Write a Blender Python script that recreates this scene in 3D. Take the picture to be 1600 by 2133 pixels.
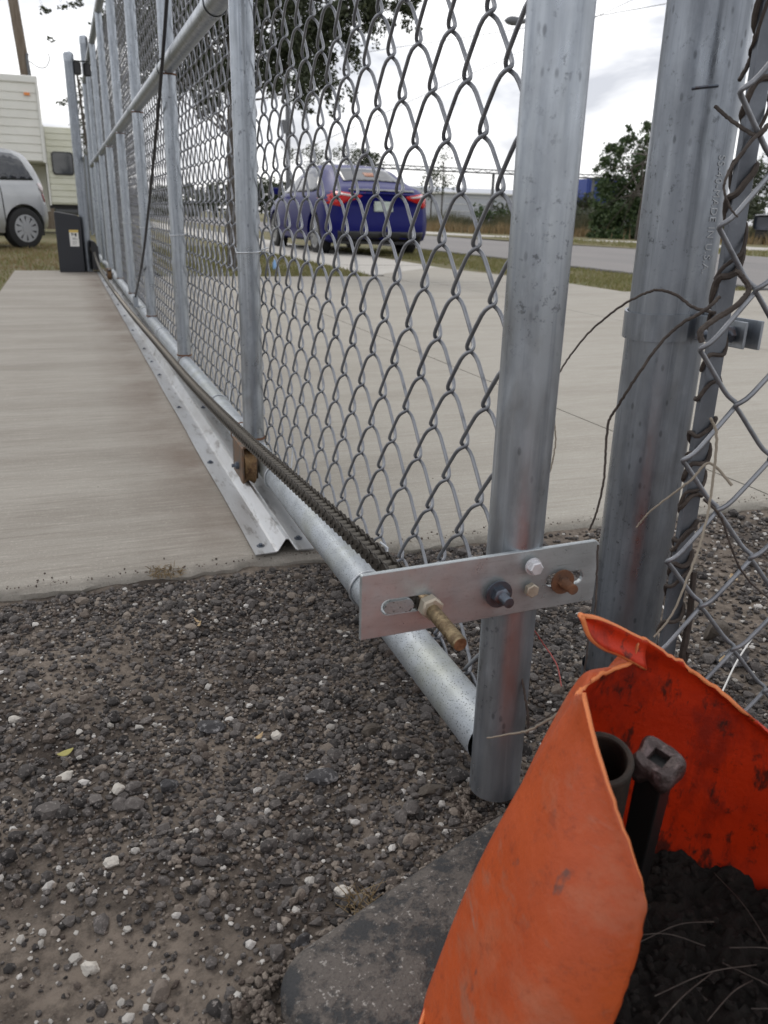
import bpy, bmesh, math, random
import numpy as np
from mathutils import Vector, Matrix
from mathutils.bvhtree import BVHTree
random.seed(7); rng = np.random.default_rng(7)
S = bpy.context.scene
for o in list(bpy.data.objects): bpy.data.objects.remove(o)

# ------------------------------------------------------------------ camera, sky, sun, exposure
EYE = np.array([0.0, 0.0, 0.55]); FPX = 1696.8
R3 = np.array([[0.93683, 0.09762, -0.33589], [-0.34892, 0.32870, -0.87762], [0.02473, 0.93938, 0.34199]])
cd = bpy.data.cameras.new('camera'); cam = bpy.data.objects.new('camera', cd); S.collection.objects.link(cam)
M4 = Matrix([list(R3[i]) + [EYE[i]] for i in range(3)] + [[0, 0, 0, 1]])
cam.matrix_world = M4
cd.sensor_fit = 'HORIZONTAL'; cd.sensor_width = 36; cd.lens = FPX / 1600 * 36
cd.clip_start = 0.02; cd.clip_end = 900
cd.dof.use_dof = True; cd.dof.focus_distance = 0.98; cd.dof.aperture_fstop = 16
S.camera = cam
S.view_settings.view_transform = 'Standard'; S.view_settings.look = 'None'
S.view_settings.gamma = 1; S.view_settings.use_curve_mapping = False
S.view_settings.exposure = 0.24
SUN_EL, SUN_AZ = math.radians(50), math.radians(-12)      # azimuth from +Y towards +X
W = bpy.data.worlds.new('World'); S.world = W; W.use_nodes = True
nt = W.node_tree; nt.nodes.clear(); N = nt.nodes; L = nt.links
out = N.new('ShaderNodeOutputWorld'); bg = N.new('ShaderNodeBackground'); L.new(bg.outputs[0], out.inputs[0])
sky = N.new('ShaderNodeTexSky'); sky.sky_type = 'NISHITA'; sky.sun_disc = False
sky.sun_elevation = SUN_EL; sky.sun_rotation = SUN_AZ
tc = N.new('ShaderNodeTexCoord'); mp = N.new('ShaderNodeMapping'); mp.inputs['Scale'].default_value = (1.6, 1.6, 4.2)
L.new(tc.outputs['Generated'], mp.inputs[0])
cn = N.new('ShaderNodeTexNoise'); cn.inputs['Scale'].default_value = 2.3; cn.inputs['Detail'].default_value = 6; cn.inputs['Roughness'].default_value = .55
cn.inputs['Distortion'].default_value = .25
L.new(mp.outputs[0], cn.inputs[0])
cr = N.new('ShaderNodeValToRGB'); cr.color_ramp.elements[0].position = .43; cr.color_ramp.elements[0].color = (6.3, 6.4, 6.9, 1)
cr.color_ramp.elements[1].position = .60; cr.color_ramp.elements[1].color = (13.2, 13.1, 13.1, 1)
L.new(cn.outputs[0], cr.inputs[0])
mx = N.new('ShaderNodeMix'); mx.data_type = 'RGBA'; mx.inputs[0].default_value = .9
L.new(sky.outputs[0], mx.inputs[6]); L.new(cr.outputs[0], mx.inputs[7]); L.new(mx.outputs[2], bg.inputs[0])
bg.inputs[1].default_value = 0.1
sl = bpy.data.lights.new('sun', 'SUN'); sl.energy = 0.9; sl.angle = math.radians(22); sl.color = (1, .96, .9)
so = bpy.data.objects.new('sun', sl); S.collection.objects.link(so)
sd = Vector((math.sin(SUN_AZ) * math.cos(SUN_EL), math.cos(SUN_AZ) * math.cos(SUN_EL), math.sin(SUN_EL)))
so.rotation_euler = sd.to_track_quat('Z', 'Y').to_euler(); so.location = (0, 5, 8)

# ------------------------------------------------------------------ helpers
def Wd(u, v, d):      # a point seen at photo pixel (u, v), d metres in front of the lens
    return EYE + R3 @ np.array([u - 800, 1066.5 - v, -FPX]) * d / FPX
def Gz(u, v, z=0.):
    r = R3 @ np.array([u - 800, 1066.5 - v, -FPX]); return EYE + r * (z - EYE[2]) / r[2]
def Py(u, v, y):
    r = R3 @ np.array([u - 800, 1066.5 - v, -FPX]); return EYE + r * y / r[1]

WO = {}   # world origin of parents
def empty(name, loc=(0, 0, 0), label=None, cat=None, group=None, kind=None):
    o = bpy.data.objects.new(name, None); o.empty_display_size = .1
    S.collection.objects.link(o); o.location = loc; WO[o] = np.array(loc, float)
    return tag(o, label, cat, group, kind)
def tag(o, label=None, cat=None, group=None, kind=None):
    if label: o['label'] = label
    if cat: o['category'] = cat
    if group: o['group'] = group
    if kind: o['kind'] = kind
    return o
def link(name, me, parent=None, at=None):
    o = bpy.data.objects.new(name, me); S.collection.objects.link(o)
    p = np.array(at if at is not None else (0, 0, 0), float)
    if parent is not None:
        o.parent = parent; o.location = p - WO[parent]
    else: o.location = p
    WO[o] = p
    return o
class MB:
    def __init__(s): s.v = []; s.f = []; s.n = 0
    def add(s, v, f):
        v = np.asarray(v, float); s.v.append(v); n = s.n
        s.f += [tuple(i + n for i in q) for q in f]; s.n += len(v); return s
    def mesh(s, name, mat=None, smooth=False, org=(0, 0, 0)):
        me = bpy.data.meshes.new(name); v = np.concatenate(s.v) - np.asarray(org, float)
        me.from_pydata(v.tolist(), [], s.f); me.update()
        if mat: me.materials.append(mat)
        if smooth: me.polygons.foreach_set('use_smooth', [True] * len(me.polygons))
        return me
    def build(s, name, mat, parent=None, smooth=False, org=None, **k):
        if org is None: org = WO[parent] if parent is not None else (0, 0, 0)
        o = link(name, s.mesh(name, mat, smooth, org), parent, org)
        if smooth: autosmooth(o)
        return tag(o, **k) if k else o
    def box(s, lo, hi, M=None):
        (a, b, c), (d, e, f) = lo, hi
        v = np.array([(x, y, z) for x in (a, d) for y in (b, e) for z in (c, f)], float)
        if M is not None: v = np.array([list(M @ Vector(p)) for p in v])
        return s.add(v, [(0, 1, 3, 2), (4, 6, 7, 5), (0, 4, 5, 1), (2, 3, 7, 6), (0, 2, 6, 4), (1, 5, 7, 3)])
    def tube(s, P, r, seg=8, caps=True):
        P = np.asarray(P, float); n = len(P); r = np.broadcast_to(np.asarray(r, float), (n,))
        T = np.gradient(P, axis=0); T /= np.linalg.norm(T, axis=1)[:, None] + 1e-12
        up = np.array([0, 0, 1.]) if abs(T[0, 2]) < .9 else np.array([1., 0, 0])
        a = np.cross(T[0], up); a /= np.linalg.norm(a); V = []
        th = np.arange(seg) * 2 * np.pi / seg
        for i in range(n):
            a = a - T[i] * (a @ T[i]); a /= np.linalg.norm(a) + 1e-12; b = np.cross(T[i], a)
            V.append(P[i] + r[i] * (np.cos(th)[:, None] * a + np.sin(th)[:, None] * b))
        F = [(i * seg + j, i * seg + (j + 1) % seg, (i + 1) * seg + (j + 1) % seg, (i + 1) * seg + j) for i in range(n - 1) for j in range(seg)]
        if caps: F += [tuple(range(seg))[::-1], tuple((n - 1) * seg + j for j in range(seg))]
        return s.add(np.concatenate(V), F)
    def pipe(s, a, b, r, wall=.003, seg=40, n=2, inner=True):   # open pipe with a visible wall
        a = np.array(a, float); b = np.array(b, float)
        P = np.linspace(a, b, n); k = s.n
        s.tube(P, r, seg, False)
        if inner:
            k2 = s.n; s.tube(P, r - wall, seg, False)
            s.f += [(k + (j + 1) % seg, k + j, k2 + j, k2 + (j + 1) % seg) for j in range(seg)]
            e = (n - 1) * seg
            s.f += [(k + e + j, k + e + (j + 1) % seg, k2 + e + (j + 1) % seg, k2 + e + j) for j in range(seg)]
        return s
    def prism(s, poly, ax, h):  # poly: 3d points (list), extruded by vector h
        p = np.array(poly, float); n = len(p); v = np.concatenate([p, p + np.array(h, float)])
        return s.add(v, [tuple(range(n))[::-1], tuple(range(n, 2 * n))] + [(i, (i + 1) % n, n + (i + 1) % n, n + i) for i in range(n)])
def autosmooth(o, ang=38):
    me = o.data
    bm = bmesh.new(); bm.from_mesh(me)
    for e in bm.edges:
        if len(e.link_faces) == 2 and e.calc_face_angle(0) > math.radians(ang): e.smooth = False
    bm.to_mesh(me); bm.free()
def bevel(o, w=.002, seg=2):
    m = o.modifiers.new('bevel', 'BEVEL'); m.width = w; m.segments = seg; m.limit_method = 'ANGLE'; m.angle_limit = .6; return o
def hexnut(mb, c, d, r, h, rnd=.0):    # hexagonal head centred c, axis d, from c to c+d*h
    c = np.array(c, float); d = np.array(d, float); d /= np.linalg.norm(d)
    u = np.cross(d, [0, 0, 1.]);
    if np.linalg.norm(u) < .1: u = np.array([1., 0, 0])
    u /= np.linalg.norm(u); w = np.cross(d, u); t = np.arange(6) * np.pi / 3 + rnd
    ring = lambda k, rr: c + d * k + rr * (np.cos(t)[:, None] * u + np.sin(t)[:, None] * w)
    v = np.concatenate([ring(0, r), ring(h * .85, r), ring(h, r * .82)])
    f = [tuple(range(12, 18)), tuple(range(6))[::-1]]
    for k in (0, 6): f += [(k + i, k + (i + 1) % 6, k + 6 + (i + 1) % 6, k + 6 + i) for i in range(6)]
    mb.add(v, f); return mb
def catmull(P, n):
    P = np.asarray(P, float); Q = np.concatenate([[2 * P[0] - P[1]], P, [2 * P[-1] - P[-2]]]); out = []
    for i in range(len(P) - 1):
        a, b, c, d = Q[i:i + 4]
        for t in np.arange(n) / n:
            out.append(.5 * ((2 * b) + (c - a) * t + (2 * a - 5 * b + 4 * c - d) * t * t + (3 * b - a - 3 * c + d) * t ** 3))
    out.append(P[-1]); return np.array(out)

# ------------------------------------------------------------------ materials
class Mt:
    def __init__(s, name, col=(.5, .5, .5), rough=.6, metal=0., spec=.5):
        s.m = bpy.data.materials.new(name); s.m.use_nodes = True; s.t = s.m.node_tree; s.N = s.t.nodes; s.L = s.t.links
        s.b = s.N['Principled BSDF']; s.o = s.N['Material Output']
        s.b.inputs['Base Color'].default_value = (*col, 1); s.b.inputs['Roughness'].default_value = rough
        s.b.inputs['Metallic'].default_value = metal; s.b.inputs['Specular IOR Level'].default_value = spec
        s.tc = s.N.new('ShaderNodeTexCoord').outputs['Object']; s.col = None; s.c0 = col
    def vec(s, sc=(1, 1, 1), loc=(0, 0, 0)):
        m = s.N.new('ShaderNodeMapping'); m.inputs['Scale'].default_value = sc; m.inputs['Location'].default_value = loc
        s.L.new(s.tc, m.inputs[0]); return m.outputs[0]
    def noise(s, scale, detail=4, rough=.6, sc=(1, 1, 1), loc=(0, 0, 0), dist=0):
        n = s.N.new('ShaderNodeTexNoise'); n.inputs['Scale'].default_value = scale; n.inputs['Detail'].default_value = detail
        n.inputs['Roughness'].default_value = rough; n.inputs['Distortion'].default_value = dist; s.L.new(s.vec(sc, loc), n.inputs[0]); return n.outputs[0]
    def voro(s, scale, sc=(1, 1, 1), feat='F1', out='Distance', loc=(0, 0, 0)):
        n = s.N.new('ShaderNodeTexVoronoi'); n.inputs['Scale'].default_value = scale; n.feature = feat; s.L.new(s.vec(sc, loc), n.inputs[0]); return n.outputs[out]
    def wave(s, scale, dist=0, sc=(1, 1, 1), d='X'):
        n = s.N.new('ShaderNodeTexWave'); n.bands_direction = d; n.inputs['Scale'].default_value = scale; n.inputs['Distortion'].default_value = dist
        s.L.new(s.vec(sc), n.inputs[0]); return n.outputs[1]
    def ramp(s, f, a, b, va=0., vb=1.):
        r = s.N.new('ShaderNodeMapRange'); s.L.new(f, r.inputs[0])
        for i, v in enumerate((a, b, va, vb)): r.inputs[i + 1].default_value = v
        return r.outputs[0]
    def sep(s, ax):
        n = s.N.new('ShaderNodeSeparateXYZ'); s.L.new(s.tc, n.inputs[0]); return n.outputs[ax]
    def math(s, op, a, b=None):
        n = s.N.new('ShaderNodeMath'); n.operation = op
        for i, x in enumerate((a, b)):
            if x is None: continue
            if isinstance(x, (int, float)): n.inputs[i].default_value = x
            else: s.L.new(x, n.inputs[i])
        return n.outputs[0]
    def mix(s, fac, col, amt=None):      # blend colour over the current base colour
        n = s.N.new('ShaderNodeMix'); n.data_type = 'RGBA'
        if s.col is None: n.inputs[6].default_value = (*s.c0, 1)
        else: s.L.new(s.col, n.inputs[6])
        if isinstance(col, tuple): n.inputs[7].default_value = (*col, 1)
        else: s.L.new(col, n.inputs[7])
        if amt is not None: fac = s.math('MULTIPLY', fac, amt)
        s.L.new(fac, n.inputs[0]) if not isinstance(fac, float) else setattr(n.inputs[0], 'default_value', fac)
        s.col = n.outputs[2]; s.L.new(s.col, s.b.inputs['Base Color']); return s
    def bump(s, f, dist=.001, st=1.):
        n = s.N.new('ShaderNodeBump'); n.inputs['Distance'].default_value = dist; n.inputs['Strength'].default_value = st
        s.L.new(f, n.inputs['Height'])
        if s.b.inputs['Normal'].is_linked: s.L.new(s.b.inputs['Normal'].links[0].from_socket, n.inputs['Normal'])
        s.L.new(n.outputs[0], s.b.inputs['Normal']); return s
    def rgh(s, f): s.L.new(f, s.b.inputs['Roughness']); return s
    def met(s, f): s.L.new(f, s.b.inputs['Metallic']); return s

def galv(name, col, dark, rough=.34, metal=.85, streak=1.):
    g = Mt(name, col, rough, metal)
    g.mix(g.ramp(g.noise(9, 5, .6, (9, 9, .55)), .42, .68), dark, .6 * streak)            # streaks down the pipe
    g.mix(g.ramp(g.noise(20, 4, .65, (5, 5, .10), (2, 5, 1)), .54, .66), dark, .5 * streak)  # sharp drawn lines
    g.mix(g.ramp(g.noise(22, 4, .7, (6, 6, .14), (7, 1, 4)), .60, .70), tuple(min(.8, c * 1.6) for c in col), .5)
    g.mix(g.ramp(g.noise(60, 5, .65, (1, 1, .45), (3, 1, 2)), .5, .72), tuple(c * 1.4 for c in col), .4)
    sp = g.math('MULTIPLY', g.ramp(g.voro(95, (1, 1, .45)), .10, .2, 1, 0), g.ramp(g.noise(12, 3, .6, (1, 1, .5), (8, 2, 1)), .47, .56))
    g.mix(sp, tuple(c * .25 for c in col), .6)                                           # dark specks
    g.mix(g.math('MULTIPLY', g.ramp(g.noise(110, 4, .75), .58, .66), g.ramp(g.noise(8, 3, .6, (1, 1, .6), (1, 8, 5)), .48, .6)), tuple(c * .25 for c in col), .8)
    g.mix(g.voro(150, (1, 1, .7), out='Color'), tuple(c * 1.2 for c in col), .14)
    g.rgh(g.ramp(g.noise(45, 4, .6, (1, 1, .4)), .3, .75, rough - .1, rough + .2))
    g.bump(g.noise(160, 4, .6, (1, 1, .25)), .0004, .5); g.bump(g.noise(22, 3, .6, (6, 6, .08)), .0004, .4)
    return g.m
M = {}
M['pipe'] = galv('galvanised_pipe', (.385, .415, .45), (.22, .245, .28))
M['oldpipe'] = galv('weathered_pipe', (.285, .308, .34), (.145, .162, .188), .34, .85, 1.0)
g = Mt('speckled_rail', (.38, .41, .44), .5, .6)
g.mix(g.ramp(g.noise(25, 4, .6), .4, .7), (.24, .26, .27), .7)
g.mix(g.ramp(g.voro(300), .16, .3, 1, 0), (.035, .035, .035), .8)
g.mix(g.ramp(g.noise(10, 4, .6), .5, .72), (.30, .31, .25), .55)
g.bump(g.noise(500, 3, .6), .0006, .7); M['rail'] = g.m
g = Mt('wire', (.28, .29, .31), .44, .6); g.mix(g.ramp(g.noise(60, 4, .6), .45, .7), (.13, .135, .15), .7); g.bump(g.noise(400, 2), .0003, .5); M['wire'] = g.m
g = Mt('tie_wire', (.5, .52, .54), .35, .7); M['tie'] = g.m
g = Mt('zinc_plate', (.44, .475, .485), .34, .6); g.mix(g.ramp(g.noise(20, 5, .6, (1, 1, 3)), .4, .7), (.28, .29, .30), .6)
g.mix(g.ramp(g.noise(30, 4, .7, (1, 1, 16), (2, 0, 1)), .60, .68), (.20, .21, .21), .5)
g.mix(g.ramp(g.noise(300, 3, .6), .58, .7), (.2, .2, .2), .35)
g.rgh(g.ramp(g.noise(50, 4), .3, .7, .25, .48)); g.bump(g.noise(120, 5, .7), .0004, .4); M['plate'] = g.m
g = Mt('track_steel', (.58, .59, .60), .34, .75); g.mix(g.ramp(g.noise(6, 5, .65, (1, .25, 1)), .42, .68), (.27, .25, .22), .7)
g.mix(g.ramp(g.noise(30, 5, .65, (2, .5, 1)), .55, .7), (.12, .10, .08), .7); g.bump(g.noise(90, 4), .0004, .5); M['track'] = g.m
g = Mt('rust', (.19, .085, .04), .8, .2); g.mix(g.ramp(g.noise(60, 5, .65), .4, .65), (.07, .045, .035), .8); g.bump(g.noise(200, 5, .7), .001, .8); M['rust'] = g.m
g = Mt('brass_bolt', (.27, .21, .125), .5, .75); g.mix(g.ramp(g.noise(170, 4), .42, .62), (.11, .075, .045), .8); M['brass'] = g.m
g = Mt('white_zinc_bolt', (.62, .62, .64), .4, .4); g.mix(g.ramp(g.noise(90, 4), .55, .75), (.35, .33, .3), .6); M['wbolt'] = g.m
g = Mt('dirty_zinc_bolt', (.45, .40, .32), .5, .5); g.mix(g.ramp(g.noise(90, 4), .45, .7), (.2, .15, .1), .6); M['dbolt'] = g.m
g = Mt('blued_bolt', (.13, .15, .18), .4, .8); g.mix(g.ramp(g.noise(90, 4), .5, .7), (.09, .05, .035), .8); M['kbolt'] = g.m
g = Mt('chain_steel', (.055, .050, .044), .42, .75); g.mix(g.ramp(g.noise(90, 4), .45, .7), (.04, .032, .025), .8); M['chain'] = g.m
g = Mt('chain_worn', (.06, .056, .05), .5, .6); M['chainw'] = g.m
g = Mt('black_plastic', (.018, .02, .026), .45); g.bump(g.noise(700, 2), .0005, .4); M['blackbox'] = g.m
M['black'] = Mt('black_metal', (.015, .015, .017), .4).m
M['rubber'] = Mt('tyre_rubber', (.018, .018, .019), .75).m
g = Mt('dark_cable', (.02, .02, .024), .55); M['cable'] = g.m

# cone plastic: orange with translucency, dirt blotches and scuffs
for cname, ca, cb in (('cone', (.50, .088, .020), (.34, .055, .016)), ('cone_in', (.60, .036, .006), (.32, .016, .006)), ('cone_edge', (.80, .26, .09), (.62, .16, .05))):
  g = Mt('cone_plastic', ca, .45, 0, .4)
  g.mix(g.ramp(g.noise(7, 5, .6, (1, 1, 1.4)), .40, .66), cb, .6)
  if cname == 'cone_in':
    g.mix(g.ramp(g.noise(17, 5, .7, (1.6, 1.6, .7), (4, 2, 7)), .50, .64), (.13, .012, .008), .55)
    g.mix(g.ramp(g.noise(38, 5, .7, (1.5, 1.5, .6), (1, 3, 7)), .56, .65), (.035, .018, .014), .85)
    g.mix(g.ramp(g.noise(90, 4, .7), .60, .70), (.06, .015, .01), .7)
  elif cname == 'cone':
    g.mix(g.ramp(g.noise(9, 6, .7, (1, 1, 1.6), (3, 3, 9)), .50, .64), (.42, .155, .085), .55)
    g.mix(g.ramp(g.noise(45, 5, .8, (1, 1, 1.5), (3, 7, 9)), .55, .66), (.24, .045, .018), .5)
    g.mix(g.ramp(g.noise(30, 4, .65, (1, 1, .6), (4, 2, 7)), .64, .70), (.07, .06, .055), .7)
    g.mix(g.ramp(g.noise(14, 5, .7, (1, 1, 3), (9, 2, 3)), .60, .70), (.30, .15, .10), .5)
    g.mix(g.math('MULTIPLY', g.ramp(g.noise(30, 4, .75, (1, 1, 7), (1, 5, 0)), .57, .64), g.ramp(g.noise(9, 2, .5, (1, 1, 1), (2, 5, 3)), .54, .62)), (.30, .19, .15), .5)
    g.mix(g.ramp(g.noise(120, 4, .75, (1, 1, 1)), .58, .68), (.30, .07, .03), .45)
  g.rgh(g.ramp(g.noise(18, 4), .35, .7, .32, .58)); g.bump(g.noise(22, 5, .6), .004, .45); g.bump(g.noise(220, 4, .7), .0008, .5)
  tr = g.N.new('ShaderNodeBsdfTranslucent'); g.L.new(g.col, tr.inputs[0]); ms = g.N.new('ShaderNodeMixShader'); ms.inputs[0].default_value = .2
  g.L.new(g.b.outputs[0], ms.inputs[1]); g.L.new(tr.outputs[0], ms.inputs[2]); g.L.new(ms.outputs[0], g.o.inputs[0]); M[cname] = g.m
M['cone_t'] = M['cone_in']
g = Mt('dirty_rubber', (.022, .023, .025), .7)
ff = g.ramp(g.noise(24, 6, .75), .45, .53); g.mix(ff, (.105, .09, .078), .9)
g.mix(g.math('MULTIPLY', ff, g.ramp(g.noise(210, 3, .8), .60, .66)), (.42, .40, .37), .7)
g.mix(g.math('MULTIPLY', ff, g.ramp(g.noise(330, 4, .8, loc=(2, 2, 2)), .5, .64)), (.035, .03, .027), .7)
g.mix(g.ramp(g.voro(40, loc=(.31, .2, 0)), .05, .11, 1, 0), (.5, .14, .05), .0)
g.bump(g.noise(260, 5, .7), .0022, .8); g.bump(ff, .002, .6); M['base'] = g.m

# ground
g = Mt('dirt', (.042, .031, .024), .95)
g.mix(g.ramp(g.noise(3.5, 5, .6), .40, .56), (.21, .172, .138), .9)
g.mix(g.ramp(g.noise(60, 4, .7), .45, .7), (.022, .016, .012), .8)
g.mix(g.ramp(g.voro(260), .1, .3, 1, 0), (.17, .15, .13), .35)
g.bump(g.noise(180, 6, .75), .004, .9); M['dirt'] = g.m
def stone(name, a, b, speck=.4, dist=.0015):
    g = Mt(name, a, .85)
    oi = g.N.new('ShaderNodeNewGeometry').outputs['Random Per Island']
    g.mix(g.ramp(oi, .1, .9), b, .95)
    g.mix(g.ramp(g.noise(230, 5, .7), .55, .68), tuple(min(.6, 2.2 * c + .03) for c in b), speck)
    g.bump(g.noise(420, 5, .7), dist, .9); return g.m
M['st_dark'] = stone('dark_gravel', (.020, .017, .016), (.115, .102, .094), .75)
M['st_brown'] = stone('brown_gravel', (.062, .046, .037), (.205, .172, .142), .45)
M['st_white'] = stone('white_gravel', (.33, .31, .28), (.52, .50, .47), .2)
def concrete(name, a, b, st, wear=0):
    g = Mt(name, a, .9)
    g.mix(g.ramp(g.noise(1.2, 5, .6), .35, .7), b, .6)
    g.mix(g.ramp(g.noise(1.6, 5, .62, (.5, 3, 1), dist=.4), .44, .68), st, .55)
    g.mix(g.ramp(g.noise(7, 5, .65, (.35, 2.6, 1), (3, 7, 0), .3), .48, .74), st, .28)
    g.mix(g.ramp(g.voro(330), .1, .26, 1, 0), tuple(c * 1.55 for c in a), .35)
    g.mix(g.ramp(g.noise(300, 4, .75), .54, .68), tuple(c * .45 for c in a), .6)
    g.mix(g.ramp(g.noise(130, 4, .8, (1, 1, 1), (5, 1, 0)), .56, .70), tuple(min(.7, c * 1.7) for c in a), .45)
    g.mix(g.ramp(g.noise(26, 4, .7, (.16, 3.2, 1), (1, 3, 0)), .50, .66), st, .5)
    g.mix(g.ramp(g.noise(55, 4, .75, (.2, 2.4, 1), (6, 3, 0)), .54, .68), tuple(min(.7, c * 1.35) for c in a), .5)
    if wear:
        d = g.ramp(g.math('ABSOLUTE', g.math('SUBTRACT', g.sep(0), wear)), .01, .16, 1, 0)
        g.mix(g.math('MULTIPLY', d, g.ramp(g.noise(3, 5, .65), .35, .65)), (.13, .095, .072), .8)
    g.bump(g.noise(150, 6, .7), .0016, .7); return g.m
M['pad'] = concrete('stained_concrete', (.305, .284, .248), (.255, .233, .20), (.165, .145, .12), .22)
M['apron'] = concrete('pale_concrete', (.35, .33, .288), (.305, .283, .243), (.24, .216, .18))
M['walk'] = concrete('sidewalk_concrete', (.48, .46, .42), (.42, .40, .36), (.36, .34, .31))
g = Mt('asphalt', (.19, .18, .175), .9); g.mix(g.ramp(g.noise(.5, 5, .6, (1, .25, 1)), .4, .65), (.23, .215, .205), .8)
g.mix(g.ramp(g.noise(60, 4, .7), .5, .7), (.13, .125, .12), .5); g.mix(g.ramp(g.noise(1.1, 5, .7, (1, .1, 1), (3, 3, 0)), .66, .7), (.05, .05, .05), .8); g.bump(g.noise(90, 4), .003, .6); M['road'] = g.m
g = Mt('tar_patch', (.035, .034, .034), .85); g.bump(g.noise(60, 5), .01, .8); M['tar'] = g.m
g = Mt('turf', (.16, .13, .065), .95); g.mix(g.ramp(g.noise(1.4, 5, .65), .4, .62), (.10, .115, .035), .85)
g.mix(g.ramp(g.noise(6, 5, .7), .5, .66), (.20, .15, .09), .6); g.bump(g.noise(60, 5, .7), .02, .9); M['turf'] = g.m
def leafm(name, a, b, tr=.25):
    g = Mt(name, a, .6); g.mix(g.ramp(g.N.new('ShaderNodeNewGeometry').outputs['Random Per Island'], 0, 1), b)
    t = g.N.new('ShaderNodeBsdfTranslucent'); g.L.new(g.col, t.inputs[0]); m = g.N.new('ShaderNodeMixShader'); m.inputs[0].default_value = tr
    g.L.new(g.b.outputs[0], m.inputs[1]); g.L.new(t.outputs[0], m.inputs[2]); g.L.new(m.outputs[0], g.o.inputs[0]); return g.m
M['leaf'] = leafm('oak_leaf', (.035, .045, .022), (.07, .085, .04))
M['leaf2'] = leafm('far_leaf', (.04, .055, .03), (.085, .10, .055))
M['leaf3'] = leafm('shrub_leaf', (.030, .060, .022), (.085, .125, .042))
M['blade'] = leafm('grass_blade', (.15, .165, .045), (.25, .215, .10), .3)
M['dryblade'] = leafm('dry_grass', (.22, .15, .07), (.30, .23, .13), .3)
g = Mt('bark', (.06, .05, .042), .9); g.mix(g.ramp(g.noise(30, 5, .7, (3, 3, .6)), .45, .65), (.11, .10, .085)); g.bump(g.noise(40, 5, .7, (3, 3, .5)), .01, .8); M['bark'] = g.m
g = Mt('dry_stem', (.045, .034, .028), .8); g.mix(g.ramp(g.noise(80, 4), .45, .65), (.085, .068, .056), .8); g.bump(g.noise(300, 4), .0006, .6); M['stem'] = g.m
M['straw'] = Mt('pale_tendril', (.24, .205, .16), .8).m
g = Mt('dead_leaf', (.38, .28, .16), .8); g.mix(g.ramp(g.noise(120, 4), .5, .65), (.2, .11, .05), .8); M['dleaf'] = g.m
def paint(name, col, metal=.3, rough=.28, coat=.6):
    g = Mt(name, col, rough, metal); g.b.inputs['Coat Weight'].default_value = coat; g.b.inputs['Coat Roughness'].default_value = .06
    g.mix(g.ramp(g.noise(3, 5, .6), .45, .7), tuple(c * .8 for c in col), .4); return g.m
M['blue'] = paint('blue_paint', (.004, .006, .12), .0, .35, .04)
M['blue'].node_tree.nodes['Principled BSDF'].inputs['Specular IOR Level'].default_value = .2; M['silver'] = paint('silver_paint', (.42, .43, .435), .6, .35)
M['navy'] = paint('dark_blue_paint', (.012, .016, .03))
g = Mt('car_glass', (.02, .024, .03), .06, 0, .8); M['glass'] = g.m
M['red'] = Mt('red_lens', (.55, .015, .02), .15).m; M['clear'] = Mt('clear_lens', (.7, .62, .62), .15).m
g = Mt('alloy', (.42, .43, .45), .35, .7); M['alloy'] = g.m
M['plateW'] = Mt('licence_plate', (.55, .62, .56), .5).m
g = Mt('cream_siding', (.74, .735, .68), .55); g.mix(g.ramp(g.noise(2, 4), .4, .7), (.66, .655, .60), .7); M['cream'] = g.m
g = Mt('yellowed_siding', (.66, .66, .55), .6); g.mix(g.ramp(g.noise(2, 4), .4, .7), (.55, .55, .41), .7); M['cream2'] = g.m
M['trim'] = Mt('white_trim', (.74, .74, .70), .5).m
M['orange'] = Mt('marker_lens', (.75, .25, .06), .3).m
g = Mt('wood_pole', (.13, .10, .075), .9); g.mix(g.ramp(g.noise(6, 5, .6, (4, 4, .4)), .4, .65), (.20, .165, .13)); M['pole'] = g.m
M['white'] = Mt('white_label', (.72, .71, .68), .6).m; M['yellow'] = Mt('yellow_label', (.62, .45, .12), .6).m
g = Mt('warehouse_wall', (.44, .46, .50), .7); M['wall'] = g.m
M['sticker'] = Mt('faded_sticker', (.38, .17, .10), .5).m
M['container'] = Mt('container_blue', (.03, .06, .26), .5).m
M['bottle'] = Mt('pale_blue_plastic', (.25, .45, .75), .25).m
M['grey'] = Mt('far_grey_metal', (.14, .145, .155), .6, .3).m
g = Mt('tarry_metal', (.045, .030, .028), .36, .3); g.mix(g.ramp(g.noise(120, 5, .7), .52, .68), (.14, .10, .10), .8); g.bump(g.noise(150, 5, .6), .003, .8); M['lump'] = g.m
g = Mt('black_tube', (.010, .010, .010), .45, .2); g.mix(g.ramp(g.noise(140, 4, .7, (1, 1, .3)), .66, .75), (.14, .13, .13), .7); M['tube'] = g.m
g = Mt('rusty_black', (.022, .016, .012), .75, .2); g.mix(g.ramp(g.noise(50, 5, .65), .5, .7), (.06, .034, .022), .7); g.bump(g.noise(200, 4), .001, .7); M['rpipe'] = g.m

g = Mt('stamped_letter', (.40, .42, .44), .45, .6); M['letter'] = g.m
g = Mt('flat_bar_steel', (.19, .205, .23), .45, .7); g.mix(g.ramp(g.noise(20, 5, .6), .42, .68), (.12, .13, .15), .7); g.mix(g.ramp(g.noise(200, 3), .6, .72), (.3, .3, .31), .3); g.bump(g.noise(300, 3), .0003, .5); M['bar'] = g.m
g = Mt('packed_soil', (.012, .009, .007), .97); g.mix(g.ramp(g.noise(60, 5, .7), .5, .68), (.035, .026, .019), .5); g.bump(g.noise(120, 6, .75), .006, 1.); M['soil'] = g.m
M['yleaf'] = Mt('yellow_leaf', (.30, .27, .08), .7).m; M['redstem'] = Mt('red_stem', (.30, .07, .06), .7).m
M['brushg'] = leafm('brush_stem', (.055, .065, .03), (.13, .115, .06), .2)

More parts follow.
